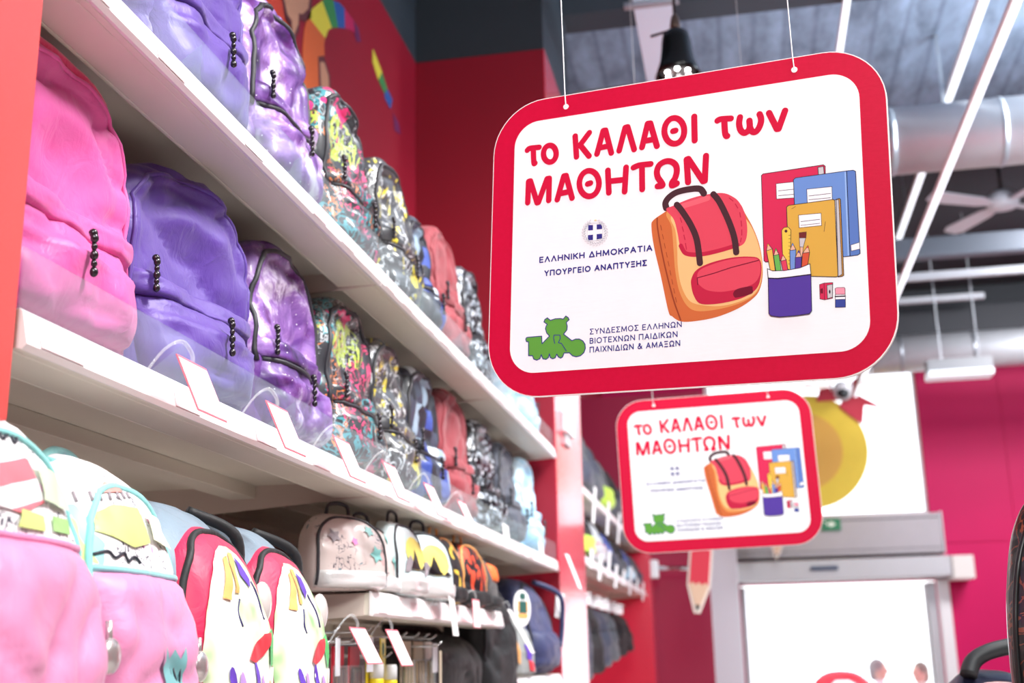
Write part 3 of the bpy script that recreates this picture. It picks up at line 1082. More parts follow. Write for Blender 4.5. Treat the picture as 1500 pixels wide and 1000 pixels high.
MID = ZM + .050
UP = ZU + .050
G1, G2 = 'backpacks standing on the middle shelf', 'backpacks standing on the upper shelf'
daypack('bright pink backpack on the middle shelf beside the red end panel', 1.285, MID, .40, .415, PINK, 3, G1, trim=PINKTRIM)
daypack('plain purple backpack on the middle shelf beside the pink one', 1.69, MID, .40, .40, PURPLE, 11, G1, dp=.19, turn=-.10)
daypack('purple and white galaxy print backpack on the middle shelf', 2.10, MID, .37, .41, GALAXY, 5, G1, zipm=DARKZIP)
daypack('dark backpack with pink and yellow splatter print on the middle shelf', 2.49, MID, .36, .41, NEON, 8, G1, zipm=DARKZIP)
daypack('grey backpack with yellow streaks on the middle shelf', 2.81, MID, .32, .40, YELLOW, 14, G1, zipm=DARKZIP)
daypack('blue checked backpack on the middle shelf', 3.13, MID, .33, .40, CHECK, 6, G1, zipm=DARKZIP)
daypack('faded red backpack on the middle shelf', 3.50, MID, .35, .415, HEATHER, 9, G1)
daypack('black and silver sequin backpack on the middle shelf', 3.94, MID, .36, .40, SEQUIN, 2, G1, zipm=DARKZIP)
daypack('dark slate backpack squeezed between the sequin and the pale blue one', 4.33, MID, .32, .39, fabric('slate_nylon', (62, 66, 80)), 21, G1, zipm=DARKZIP)
daypack('pale blue tie-dye backpack at the far end of the middle shelf', 4.78, MID, .36, .40, PALEBLUE, 4, G1)

daypack('plain lilac backpack at the top left, on the upper shelf', 1.655, UP, .37, .44, PURPLE, 17, G2, dp=.19, turn=-.05)
daypack('pale purple and white galaxy print backpack on the upper shelf', 2.03, UP, .33, .43, GALAXYB, 19, G2, zipm=DARKZIP)
daypack('dark splatter print backpack on the upper shelf', 2.44, UP, .33, .43, NEON, 20, G2, zipm=DARKZIP)
daypack('grey backpack with yellow streaks on the upper shelf', 2.83, UP, .33, .42, YELLOW, 22, G2, zipm=DARKZIP)
daypack('dark blue checked backpack half hidden on the upper shelf', 3.10, UP, .24, .36, CHECK, 23, G2, zipm=DARKZIP, dp=.14)
daypack('faded red backpack with a smooth flat front on the upper shelf', 3.40, UP, .34, .43, HEATHER, 24, G2)
daypack('black and silver sequin backpack on the upper shelf, left of the large sign', 3.77, UP, .32, .42, SEQUIN, 25, G2, zipm=DARKZIP)
daypack('pale blue tie-dye backpack at the far end of the upper shelf, under the large sign', 4.72, UP, .36, .40, PALEBLUE, 26, G2)

# ------------------------------------------------------------------ bags hanging at the bottom left
PRINT1 = custom('white_sketch_print_cloth', _floral((246, 244, 246), [((150, 214, 216), .64, 9), ((232, 116, 126), .66, 12), ((206, 222, 140), .67, 10), ((222, 150, 196), .70, 15)]), .5)
SOFTPINK = fabric('soft_pink_cloth', (222, 138, 180), .5, .2)
def stripes(t):
    sp = t.new('ShaderNodeSeparateXYZ')
    t.link(t.coord(rot=(0, .25, 0)), sp.inputs[0])
    n = t.math('FRACT', t.math('MULTIPLY', sp.outputs['Z'], 22))
    t.col(t.ramp(n, [(0, lin((238, 120, 132))), (.5, lin((250, 246, 246)))], 'CONSTANT'))


STRIPE = custom('coral_striped_print', stripes, .5)
LIME = mat('lime_print', (206, 220, 132), .5)
PALEGREEN = mat('pale_green_tag_card', (206, 222, 190), .5)
INK = mat('black_print', (40, 40, 52), .5)
ROSE = mat('rose_print', (222, 120, 176), .5)


def squiggle(b, name, pts, r, mt):
    return b.strip(name, [(p.x, p.z) for p in catmull([Vector((x, 0, z)) for x, z in pts], False, 4)], r, mt, lift=.0015)


def kids_pack(label, y, x, zb, wd, ht, seed, variant):
    b = Bag(label, (x, y, zb), RZ + .06, wd, ht, .17, PRINT1, seed, 'white and pink school bags hanging at the bottom left', cat='school bag', name='school_bag', amp=.005, shoulder=.5, k=2.2)
    b.strip('zip_piping', b.arch(.86, .52, .90, .05), .0045, TURQ)
    pk = b.patch('front_pocket', SOFTPINK, -wd * .43, wd * .43, ht * .03, ht * .66, .03, .10, 26, wrinkle=.011)
    b.set_cover(pk)
    b.strip('pocket_zipper', [(-wd * .42 + wd * .84 * i / 14, ht * .665) for i in range(15)], .004, TURQ if variant else SOFTPINK)
    if variant == 0:
        b.shape_patch('striped_print', STRIPE, [(-wd * .38, ht * .74), (-.02, ht * .715), (.03, ht * .75), (.02, ht * .845), (-.06, ht * .875), (-wd * .33, ht * .80)])
        b.shape_patch('name_card', PALEGREEN, [(.025, ht * .755), (.088, ht * .745), (.092, ht * .83), (.03, ht * .84)], .006)
        b.shape_patch('green_print', LIME, [(-.03, ht * .685), (.02, ht * .685), (.025, ht * .72), (-.02, ht * .725)], .003)
        b.shape_patch('green_print', mat('leaf_print', (160, 206, 130), .5), [(.04, ht * .69), (.085, ht * .69), (.085, ht * .725), (.045, ht * .725)], .003)
        squiggle(b, 'ink_print', [(-.05, ht * .885), (-.03, ht * .90), (-.035, ht * .882), (-.012, ht * .90), (-.015, ht * .88), (.008, ht * .90), (.006, ht * .878), (.02, ht * .895)], .0018, INK)
        b.shape_patch('rose_print', ROSE, [(.085, ht * .845), (.105, ht * .84), (.108, ht * .88), (.09, ht * .90), (.082, ht * .87)], .003)
    else:
        b.shape_patch('lime_print', LIME, [(-.10, ht * .76), (-.03, ht * .73), (.015, ht * .75), (.01, ht * .845), (-.05, ht * .84), (-.09, ht * .81)])
        b.shape_patch('coral_print', mat('coral_print', (240, 150, 140), .5), [(-.075, ht * .865), (-.01, ht * .885), (.0, ht * .905), (-.04, ht * .905)])
        b.shape_patch('name_card', mat('pale_yellow_tag_card', (232, 236, 206), .5), [(.02, ht * .76), (.09, ht * .745), (.092, ht * .825), (.022, ht * .835)], .006)
        for i in range(7):
            xx = -.10 + i * .017
            b.strip('ink_print', [(xx, ht * (.835 + .006 * i)), (xx + .004, ht * (.862 + .004 * i))], .0022, INKGREY)
        squiggle(b, 'ink_print', [(-.11, ht * .70), (-.09, ht * .71), (-.08, ht * .695), (-.06, ht * .71), (-.05, ht * .69), (-.03, ht * .705), (-.02, ht * .69)], .0018, INK)
        squiggle(b, 'ink_print', [(.05, ht * .90), (.065, ht * .875), (.07, ht * .895), (.08, ht * .86), (.088, ht * .88), (.095, ht * .85)], .002, INK)
        # turquoise castle print at the bottom
        c0 = ht * .375
        b.shape_patch('castle_print', mat('castle_print', (120, 176, 180), .5), [(-0.075, c0 - .09), (0.045, c0 - .09), (0.045, c0 + .0), (0.036, c0 - .012), (0.030, c0 + .0), (0.020, c0 - .012), (0.020, c0 + .045), (0.006, c0 + .03), (-0.008, c0 + .042), (-0.022, c0 + .03), (-0.034, c0 + .045), (-0.036, c0 - .012), (-0.052, c0 - .0), (-0.065, c0 - .012), (-0.075, c0 + .0)], .004)
        b.strip('castle_outline', [(-0.075, c0 - .012), (-0.030, c0 - .006), (0.020, c0 - .006), (0.045, c0 - .012)], .0016, INK)
        for i in range(4):
            b.strip('castle_outline', [(-.024 + i * .012, c0 + .0), (-.024 + i * .012, c0 + .024)], .0013, INK)
    s = b.skin(wd * .37, ht * .50)
    q = MB().ball((wd * .40, s - .012, ht * .42), .02, 14, 0, (1, .45, 1)).tube([(wd * .40, s - .008, ht * .50), (wd * .40, s - .01, ht * .44)], .004, 8)
    link_obj('charm', q, mat('silver_charm', (206, 202, 200), .25, .7), b.r, True)
    link_obj('top_handle', MB().tube(catmull([(-.06, .03, ht * .95), (-.055, .05, ht * .965), (-.02, .055, ht + .0), (.02, .055, ht + .0), (.055, .05, ht * .965), (.06, .03, ht * .95)]), .007, 8), TURQ, b.r, True)
    link_obj('shoulder_strap', MB().tube(catmull([(-.05, .075, ht * .95), (-.07, .10, ht * .9), (-.085, .12, ht * .6), (-.08, .10, ht * .2)]), .018, 8), TURQ, b.r, True)
    link_obj('shoulder_strap', MB().tube(catmull([(.05, .075, ht * .95), (.07, .10, ht * .9), (.085, .12, ht * .6), (.08, .10, ht * .2)]), .018, 8), TURQ, b.r, True)
    return b


kids_pack('white printed school bag with coral stripes and a pink pocket, in the bottom left corner', 1.12, -.775, -.19, .31, .475, 31, 0)
kids_pack('white printed school bag with a lime print, pink pocket and turquoise castle', 1.385, -.785, -.195, .285, .455, 32, 1)

MAGENTA = fabric('magenta_cloth', (206, 18, 76), .5, .2)
GREYBLUE = fabric('grey_blue_cloth', (118, 138, 154), .55, .3)
OVAL = custom('white_green_print', lambda t: t.col(t.ramp(t.noise(t.coord(), 13, 2), [(.40, lin((246, 244, 240))), (.54, lin((226, 236, 204))), (.64, lin((150, 206, 134)))])), .35, .3)
PCOL = {k: mat('print_' + k, v, .45) for k, v in dict(orange=(244, 176, 104), violet=(104, 70, 186), red=(226, 62, 72), ink=(52, 44, 96), green=(90, 186, 110), lilac=(190, 150, 216)).items()}


def oval_pack(label, y, x, zb, wd, ht, seed, mirror):
    b = Bag(label, (x, y, zb), RZ - .02, wd, ht, .19, GREYBLUE, seed, 'magenta bags with a painted oval front', cat='school bag', name='school_bag', amp=.004, shoulder=.52, k=2.4)
    fp = b.patch('front_panel', MAGENTA, -wd * .44, wd * .44, ht * .03, ht * .90, .026, .75, 22, wrinkle=.004)
    b.set_cover(fp)
    edge = []
    for i in range(45):
        a = -pi * .30 + (pi * 1.6) * i / 44
        c, s_ = cos(a), sin(a)
        edge.append((wd * .43 * math.copysign(abs(c) ** .75, c), ht * .45 + ht * .43 * math.copysign(abs(s_) ** .75, s_)))
    b.strip('black_piping', edge, .0055, BLACKCLOTH, lift=.0)
    def el(cx_, cz_, rx, rz, rot=0, n=26):
        return [(cx_ + rx * cos(t) * cos(rot) - rz * sin(t) * sin(rot), cz_ + rx * cos(t) * sin(rot) + rz * sin(t) * cos(rot)) for t in [2 * pi * i / n for i in range(n)]]
    b.shape_patch('oval_print', OVAL, el(-.008, ht * .47, wd * .36, ht * .365), .003)
    m_ = -1 if mirror else 1
    P = lambda nme, key, poly, lf: b.shape_patch(nme, PCOL[key], poly, lf + .002)
    P('ray_print', 'orange', [(-.018, ht * .80), (-.036, ht * .79), (-.07, ht * .66), (-.05, ht * .655)], .003)
    P('ray_print', 'orange', [(.0, ht * .81), (-.012, ht * .812), (-.035, ht * .68), (-.022, ht * .68)], .003)
    P('ray_print', 'orange', [(.045, ht * .30), (.07, ht * .33), (.05, ht * .17), (.04, ht * .18)], .003)
    P('feather_print', 'violet', [(.0, ht * .80), (.014, ht * .78), (.022, ht * .73), (.012, ht * .70), (-.002, ht * .74)], .0035)
    P('leaf_print', 'red', [(-.02, ht * .475), (.0, ht * .52), (.035, ht * .555), (.058, ht * .56), (.052, ht * .52), (.03, ht * .485), (.0, ht * .465)], .0035)
    P('green_print', 'green', [(.05, ht * .56), (.075, ht * .58), (.07, ht * .46), (.055, ht * .45)], .003)
    for i in range(6):
        xx = -.06 + i * .021
        P('brush_print', ('violet', 'lilac', 'orange')[i % 3], el(xx, ht * (.40 - .03 * (i % 3)), .007, .026 + .006 * (i % 2), .35 - i * .1, 12), .003)
    # loose dark brush strokes
    for st in ([(-.02, ht * .66), (-.03, ht * .61), (-.026, ht * .575)], [(.03, ht * .72), (.046, ht * .66), (.05, ht * .60)], [(.02, ht * .36), (.04, ht * .30), (.05, ht * .22)]):
        squiggle(b, 'brush_stroke', st, .003, PCOL['ink'])
    link_obj('shoulder_strap', MB().tube(catmull([(.06, .02, ht * .97), (wd * .44, -.03, ht * .90), (wd * .50, -.03, ht * .74), (wd * .49, -.02, ht * .5)]), .009, 8), BLACKCLOTH, b.r, True)
    link_obj('top_handle', MB().tube(catmull([(-.06, .07, ht * .93), (-.05, .075, ht - .01), (0, .08, ht + .006), (.05, .075, ht - .01), (.06, .07, ht * .93)]), .008, 8), MAGENTA, b.r, True)
    z = ht * .66
    s_ = b.skin(wd * .40, z)
    q = MB().ball((wd * .40, s_ - .016, z), .027, 12, 0, (.9, .5, 1.2))
    link_obj('plastic_charm', q, mat('grey_charm', (206, 200, 196), .25, 0, .6), b.r, True)
    q = MB().box((-.012, -.0015, -.06), (.012, .0015, 0))
    link_obj('hang_tag', q, CARD, b.r, False, 0, (wd * .41, b.skin(wd * .41, ht * .42) - .012, ht * .45), (0, 0, -.3))
    b.strip('dark_side_strip', [(wd * .46, ht * (.2 + .6 * i / 8)) for i in range(9)], .005, BLACKCLOTH, lift=-.004)  # thin black strip down the bag's side edge
    return b


oval_pack('magenta school bag with a painted oval front, next to the turquoise castle bag', 1.64, -.80, -.205, .27, .44, 41, 0)
oval_pack('magenta school bag with a painted oval front, next to the beige bag', 1.915, -.81, -.21, .28, .44, 42, 1)

# ------------------------------------------------------------------ small bags on the low shelf
LT = ZLW + .05
BEIGE = custom('beige_floral_cloth', _floral((204, 188, 184), [((110, 132, 140), .70, 30), ((190, 160, 158), .64, 18)]), .4, .3)
SILVERCLOTH = mat('silver_foil_cloth', (228, 226, 226), .22, .35, bump=(30, .5, .004))
MOON = mat('yellow_moon_print', (232, 214, 110), .5)
MINT = fabric('pale_mint_cloth', (206, 222, 224), .5, .2)


def mini(label, y, x, wd, ht, dp, cloth, seed, turn, extra=None, base=None, piping=DARKZIP, group='small bags on the low shelf'):
    b = Bag(label, (x, y, LT), RZ + turn, wd, ht, dp, cloth, seed, group, cat='small backpack', name='small_backpack', amp=.004, shoulder=.45, k=2.4)
    b.strip('piping', b.arch(.88, .45, .93, .06), .0035, piping)
    pk = b.patch('base_pocket', base or cloth, -wd * .46, wd * .46, ht * .02, ht * .24, .014, .15, 12, wrinkle=.004)
    b.set_cover(pk)
    if extra:
        extra(b)
    b.handle(piping, .03, .02, .004)
    return b


def flowers(b):
    for (x, z, r, mt) in ((.045, .125, .014, mat('teal_flower_print', (120, 176, 172), .5)), (-.05, .11, .016, INKGREY), (.055, .075, .02, mat('teal_flower_print', (120, 176, 172), .5)), (.0, .10, .01, ROSE)):
        b.shape_patch('flower_print', mt, [(x + r * (1 if i % 2 else .55) * cos(i * pi / 5), z + r * (1 if i % 2 else .55) * sin(i * pi / 5)) for i in range(10)], .003)


def moon(b):
    h, w = b.h, b.w
    b.shape_patch('moon_print', MOON, [(w * .02 + w * .30 * cos(t), h * .55 + h * .22 * sin(t)) for t in [2 * pi * i / 22 for i in range(22)]], .0025)
    b.shape_patch('dark_print', BLACK, [(-w * .20, h * .34), (-w * .10, h * .50), (-w * .04, h * .60), (w * .02, h * .50), (w * .06, h * .40), (w * .12, h * .34)], .0038)
    b.shape_patch('grey_print', INKGREY, [(-w * .34, h * .30), (-w * .24, h * .30), (-w * .12, h * .42), (-w * .2, h * .52), (-w * .3, h * .44)], .0032)
    b.shape_patch('dark_print', BLACK, [(w * .12, h * .34), (w * .22, h * .40), (w * .30, h * .36), (w * .32, h * .33)], .0038)


mini('small beige flowered backpack at the left end of the low shelf', 2.46, -.83, .20, .165, .10, BEIGE, 51, -.6, flowers, SILVERCLOTH)
mini('second small beige flowered backpack, mostly hidden behind the first', 2.62, -.83, .19, .160, .09, BEIGE, 52, -.3, flowers, SILVERCLOTH)
mini('small pale mint backpack with yellow moon, behind the beige ones', 2.74, -.79, .18, .175, .09, MINT, 53, -.1, moon, SILVERCLOTH)
mini('small pale mint backpack with yellow moon, beside the black and orange bags', 2.955, -.79, .21, .175, .09, MINT, 54, -.35, moon, SILVERCLOTH)
mini('small black bag with yellow patches on the low shelf', 3.18, -.80, .17, .185, .10, custom('black_yellow_cloth', _jungle((26, 24, 28), (222, 190, 66), (240, 210, 90)), .5), 55, -.1, None, BLACKCLOTH, PCOL['orange'])
mini('small black and orange streaked bag on the low shelf', 3.42, -.79, .20, .185, .10, custom('black_orange_cloth', _orange, .5), 56, -.15, None, BLACKCLOTH, PCOL['orange'])
mini('small black bag with a plain orange flap at the right end of the low shelf', 3.66, -.80, .18, .165, .10, fabric('coal_cloth', (34, 30, 32)), 57, 0, lambda b: b.patch('orange_flap', mat('orange_cloth', (240, 112, 46), .6), -.02, .08, b.h * .5, b.h * .85, .012, .3, 10), BLACKCLOTH)

# larger bags and clothing right of the low shelf
b = Bag('black backpack with a big round white tag, right of the low shelf', (-.87, 3.98, -.13), RZ - .15, .34, .40, .20, BLACKCLOTH, 61, 'dark backpacks right of the low shelf', amp=.009)
b.strip('zipper', b.arch(), .005, DARKZIP)
q = MB().tube([(0, 0, 0), (0, .004, 0)], .058, 28)
rt = link_obj('round_tag', q, CARD, b.r, False, 0, (.02, -.145, .285), (0, 0, -.15))
link_obj('tag_print', MB().box((-.026, -.002, -.016), (.026, 0, .022)).box((-.018, -.002, .028), (.018, 0, .048)), mat('tag_green_print', (40, 92, 84), .5), rt)
link_obj('tag_print', MB().prism([(-.036, -.012), (-.026, -.012), (-.026, .02), (-.034, .024)], -.002, 0).prism([(.026, -.012), (.036, -.012), (.034, .024), (.026, .02)], -.002, 0).prism([(-.03, -.032), (.03, -.032), (.036, -.018), (-.036, -.018)], -.002, 0), PCOL['orange'], rt)
b2 = Bag('navy blue backpack against the red end wall, right of the round tag', (-.86, 4.70, -.065), RZ - .1, .40, .365, .20, NAVY, 62, 'dark backpacks right of the low shelf', amp=.011)
b2.strip('zipper', b2.arch(), .005, BLACKCLOTH)
pk = b2.patch('front_pocket', NAVY, -.15, .15, .02, .16, .03, .2, 14)
link_obj('shoulder_strap', MB().tube(catmull([(.06, -.03, .35), (.13, -.12, .30), (.165, -.12, .20), (.16, -.11, .10)]), .010, 8), NAVY, b2.r, True)
link_obj('hang_tag', MB().box((-.03, -.002, -.05), (.03, .002, .05)), CARD, b2.r, False, 0, (.17, -.11, .26), (0, .15, -.3))
b3 = Bag('pale grey backpack with orange and purple prints below the round tag', (-.84, 4.28, -.065), RZ - .2, .24, .22, .16, fabric('pale_grey_cloth', (150, 154, 152)), 63, 'dark backpacks right of the low shelf', amp=.008)
b3.shape_patch('orange_print', PCOL['orange'], [(-.10, .06), (-.07, .04), (-.05, .12), (-.06, .19), (-.09, .17)], .004)
b3.shape_patch('purple_print', PCOL['violet'], [(-.01, .06), (.04, .05), (.05, .10), (0, .11)], .004)
b3.shape_patch('red_print', PCOL['red'], [(.0, .02), (.045, .015), (.048, .05), (.0, .055)], .004)
b4 = Bag('big plain black bag hanging under the low shelf', (-.90, 3.50, -.375), RZ - .1, .62, .45, .16, BLACKCLOTH, 64, None, cat='bag', name='hanging_bag', amp=.012, shoulder=.8, k=4)
b4.strip('seam', [(-.16, .02 + .36 * i / 10) for i in range(11)], .004, DARKZIP)
link_obj('strap', MB().tube([(-.2, .0, .40), (-.2, .07, .46), (.2, .07, .46), (.2, .0, .40)], .012, 8), BLACKCLOTH, b4.r)


# ------------------------------------------------------------------ price tags on clear arms
def price_tag(label, y, z, ang=.42, w_=.092, h_=.085, red=True, group='price tags on the middle shelf', x=XF + .012, yaw=0.0, arm=True, narrow=False):
    """z is the height of the arm's root on the rail"""
    r = thing('price_tag', label, 'price tag', (x, y, z), (0, 0, yaw), group)
    if arm:
        pts = catmull([(0, -.06, 0), (.018, -.045, .035), (.03, -.02, .052), (.036, .0, .04), (.036, .004, .028)], False, 4)
        link_obj('clear_arm', MB().tube(pts, .0017, 6, flat=1.8), ACRYL, r, True)
    def card(dx, y0, y1, z0, z1, mi):
        pts = []
        for yy, zz in ((y0, z0), (y1, z0), (y1, z1), (y0, z1)):
            pts.append((.036 + sin(ang) * (-zz) + dx * cos(ang), yy, .028 - cos(ang) * (-zz) + dx * sin(ang)))
        return pts
    q = MB()
    fr = card(.0008, -w_ / 2, w_ / 2, -h_, 0, 0)
    bk = card(-.0008, -w_ / 2, w_ / 2, -h_, 0, 0)
    q.add(fr + bk, [(0, 1, 2, 3), (7, 6, 5, 4), (0, 4, 5, 1), (1, 5, 6, 2), (2, 6, 7, 3), (3, 7, 4, 0)])
    link_obj('card', q, CARD_RED if red else CARD, r)
    if red:
        q = MB().add(card(.0012, -w_ * .47, w_ * .47, -h_ * .975, -h_ * .05, 0), [(0, 1, 2, 3)])
        link_obj('white_field', q, CARD, r)
        q = MB()
        for k, (a, e, ww) in enumerate(((.16, .24, .3), (.33, .55, .2), (.64, .70, .34))):
            q.add(card(.0016, -w_ * ww, w_ * ww, -h_ * e, -h_ * a, 0), [(0, 1, 2, 3)])
        link_obj('faded_print', q, mat('faded_pink_print', (238, 206, 210), .5), r)
    return r


RT = ZM + .03
for y, what in ((1.49, 'below the pink backpack'), (1.80, 'below the purple backpack'), (2.12, 'below the galaxy print backpack'), (2.43, 'below the splatter print backpack'), (2.76, 'below the yellow streaked backpack'), (3.10, 'below the checked backpack')):
    price_tag('white price tag with a red edge on a clear arm, ' + what, y, RT)
price_tag('plain white price tag near the far end of the middle shelf, below the red backpack', 3.70, RT, .1, .09, .06, False, arm=False)
price_tag('plain white price tag near the far end of the middle shelf, below the sequin backpack', 4.36, RT, .1, .09, .06, False, arm=False)
price_tag('long white price tag sticking out at the far end of the middle shelf', 5.02, RT + .01, .35, .10, .15, False, arm=False)
LR = ZLW + .035
gl = 'price tags on the low shelf'
price_tag('long white price tag hanging from the low shelf below the mint bag', 2.98, LR, .12, .055, .10, False, gl)
price_tag('white price tag with a red edge on the low shelf below the orange streaked bag', 3.26, LR, .05, .085, .075, True, gl)
price_tag('long narrow white price tag at the right end of the low shelf', 3.77, LR - .01, .5, .06, .15, False, gl, x=XF + .006)
gp = 'price tags on the hooks under the low shelf'
tg = price_tag('white price tag with red edge hanging over the pencil packs', 2.36, .035, .5, .10, .08, True, gp, x=-.80)
link_obj('hook', MB().tube([(-.53, -.06, 0), (0, -.06, 0)], .0025, 6), CHROME, tg, True)
tg = price_tag('white price tag with a red edge hanging over the glue sticks', 2.60, .035, .45, .09, .085, True, gp, x=-.80)
link_obj('hook', MB().tube([(-.53, -.06, 0), (0, -.06, 0)], .0025, 6), CHROME, tg, True)


# ------------------------------------------------------------------ stationery hanging under the low shelf
def hook(parent, ln=.22):
    link_obj('hook', MB().tube([(-ln, 0, .012), (-.01, 0, .012), (.004, 0, .022)], .0025, 6), CHROME, parent, True)


def pack(label, y, z, w_, h_, n, colours, header, x=-.86, group='pencil packs hanging under the low shelf', name='pencil_pack', cat='pencil pack', stick='pencil', rad=.004):
    r = thing(name, label, cat, (x, y, z), (0, 0, 0), group)
    link_obj('backing_card', MB().box((-.003, -w_ / 2, -h_), (0, w_ / 2, 0)), header, r)
    link_obj('header', MB().box((-.001, -w_ / 2, -h_ * .24), (.0015, w_ / 2, 0)), header, r)
    for i in range(n):
        yy = -w_ / 2 + w_ * (i + .5) / n
        p = link_obj(stick, MB().tube([(.006, yy, -h_ * .94), (.006, yy, -h_ * .32), (.006, yy, -h_ * .27)], [rad, rad, rad * .3], 6), colours[i % len(colours)], r, True)
    link_obj('blister', MB().box((.0005, -w_ * .48, -h_ * .97), (.014, w_ * .48, -h_ * .25)), clear('blister_plastic', (.96, .96, .97), .86), r)
    hook(r)
    return r


BRN = mat('brown_pencil_lacquer', (92, 66, 52), .3)
DRK = mat('dark_pencil_lacquer', (52, 42, 44), .3)
REDC = mat('red_pack_card', (206, 44, 62), .45)
OLIVE = mat('olive_stick', (126, 120, 72), .4)
TANS = mat('tan_brush_wood', (190, 160, 116), .5)
YEL = mat('yellow_pack', (238, 214, 44), .4)
KRAFT = mat('kraft_card', (196, 180, 156), .6)
pack('red and brown pencil pack hanging beside the magenta bag', 2.53, .03, .07, .16, 5, [BRN, DRK], REDC)
pack('dark pencil pack with a red card, second from the magenta bag', 2.64, .03, .07, .16, 5, [DRK, BRN], REDC)
pack('pack of olive sticks hanging under the low shelf', 3.06, .045, .09, .18, 6, [OLIVE, TANS], KRAFT)
pack('pack of thin wooden brushes hanging under the low shelf', 3.18, .045, .09, .18, 6, [TANS, BRN], KRAFT)
pack('pack of sticks with a pale card, beside the black bag', 3.28, .045, .07, .18, 4, [TANS, OLIVE], mat('pale_pack_card', (222, 218, 210), .5))


def glue(label, y, z):
    r = thing('glue_stick', label, 'glue stick', (-.845, y, z), (0, 0, .1), 'yellow glue sticks hanging under the low shelf')
    link_obj('tube', MB().lathe([(.0, -.12), (.017, -.12), (.017, -.045), (.0155, -.04)], 14), YEL, r, True)
    link_obj('cap', MB().lathe([(.0165, -.04), (.0165, -.012), (.014, -.006), (0, -.006)], 14), WHITEP, r, True)
    link_obj('dark_band', MB().lathe([(.0173, -.10), (.0173, -.062)], 14), mat('dark_label_band', (48, 44, 40), .5), r, True)
    link_obj('card', MB().box((-.02, -.03, -.12), (-.0175, .03, .055)), YEL, r)
    link_obj('card_print', MB().ball((-.0172, 0, .03), .013, 10, 0, (.1, 1, 1.2)), mat('green_leaf_print', (40, 120, 76), .5), r)
    hook(r)


glue('yellow glue stick on a yellow card, nearest the pencil packs', 2.76, .0)
glue('yellow glue stick on a yellow card, further along the hooks', 2.87, -.005)
for lab, y, z, an in (('small white card hanging behind the nearer red-edged tag', 2.44, .045, .2), ('small white card hanging behind the second red-edged tag', 2.66, .05, .1), ('pale blue-white card strip hanging beside the brushes', 3.24, .04, .05)):
    r = thing('hook_card', lab, 'card', (-.83, y, z), (0, 0, an), 'small cards on the hooks under the low shelf')
    link_obj('card', MB().box((-.001, -.032, -.075), (.001, .032, .0)), mat('cool_white_card', (222, 226, 232), .5), r)
    hook(r)
r = thing('hang_card', 'kraft card tag hanging in front of the big black bag', 'card', (-.79, 3.14, .02), (0, 0, .2), None)
link_obj('card', MB().box((-.001, -.045, -.11), (.001, .045, 0)), KRAFT, r)
hook(r)

# box on the red end wall
wb = thing('wall_box', 'slim white box fixed on the red end wall, right of the shelves', 'box', (-.765, 5.36, .965))
link_obj('case', MB().box((0, -.10, 0), (.035, .10, .10)), WHITEP, wb, bevel=.008)
link_obj('base', MB().box((0, -.07, -.05), (.02, .07, .0)), SILVER, wb, bevel=.004)

# ------------------------------------------------------------------ second bay, further along the wall
B0, B1 = 5.92, 9.50
struct('trim_6', MB().box((XL + .001, 5.905, FZ), (XL + .03, 9.9, .9)), RED_GLOSS)
shelf_tray('upper shelf of the far bay with dark rucksacks', B0, B1, .775, False, XF, .52, 'shelves of the far bay')
shelf_tray('lower shelf of the far bay with trekking rucksacks', B0, B1, .43, False, XF, .52, 'shelves of the far bay')
ep2 = thing('end_panel', 'narrow pink-lit upright closing the far bay, left of the dark red screen wall', 'panel', (-.9, 9.52, FZ))
link_obj('board', MB().box((-.45, 0, 0), (.175, .38, 2.5)), RED_GLOSS, ep2, bevel=.004)

GRA = fabric('graphite_nylon', (62, 66, 74))
MIDB = fabric('royal_blue_nylon', (48, 74, 150))
LGREY = fabric('light_grey_nylon', (176, 178, 182))
LIMEC = fabric('lime_cloth', (176, 206, 60))
DKB = fabric('dark_navy_nylon', (36, 42, 64))


def rucksack(label, y, z, wd, ht, dp, cloth, seed, group, accent, cord=None):
    b = Bag(label, (XF - .03 - dp / 2, y, z), RZ - .25, wd, ht, dp, cloth, seed, group, cat='rucksack', name='rucksack', amp=.014, detail=0)
    pk = b.patch('front_pocket', accent, -wd * .34, wd * .34, ht * .06, ht * .44, .035, .4, 10, wrinkle=.006)
    b.set_cover(pk)
    b.strip('zipper', b.arch(), .006, DARKZIP)
    if cord:
        for s in (-1, 1):
            b.strip('elastic_cord', [(s * wd * .22 * (1 if i % 2 else -1), ht * (.10 + .07 * i)) for i in range(6)], .0035, cord)
    link_obj('shoulder_strap', MB().tube(catmull([(-wd * .4, -.02, ht * .95), (-wd * .52, -dp * .4, ht * .7), (-wd * .5, -dp * .3, ht * .3)]), .014, 6), BLACKCLOTH, b.r, True)
    return b


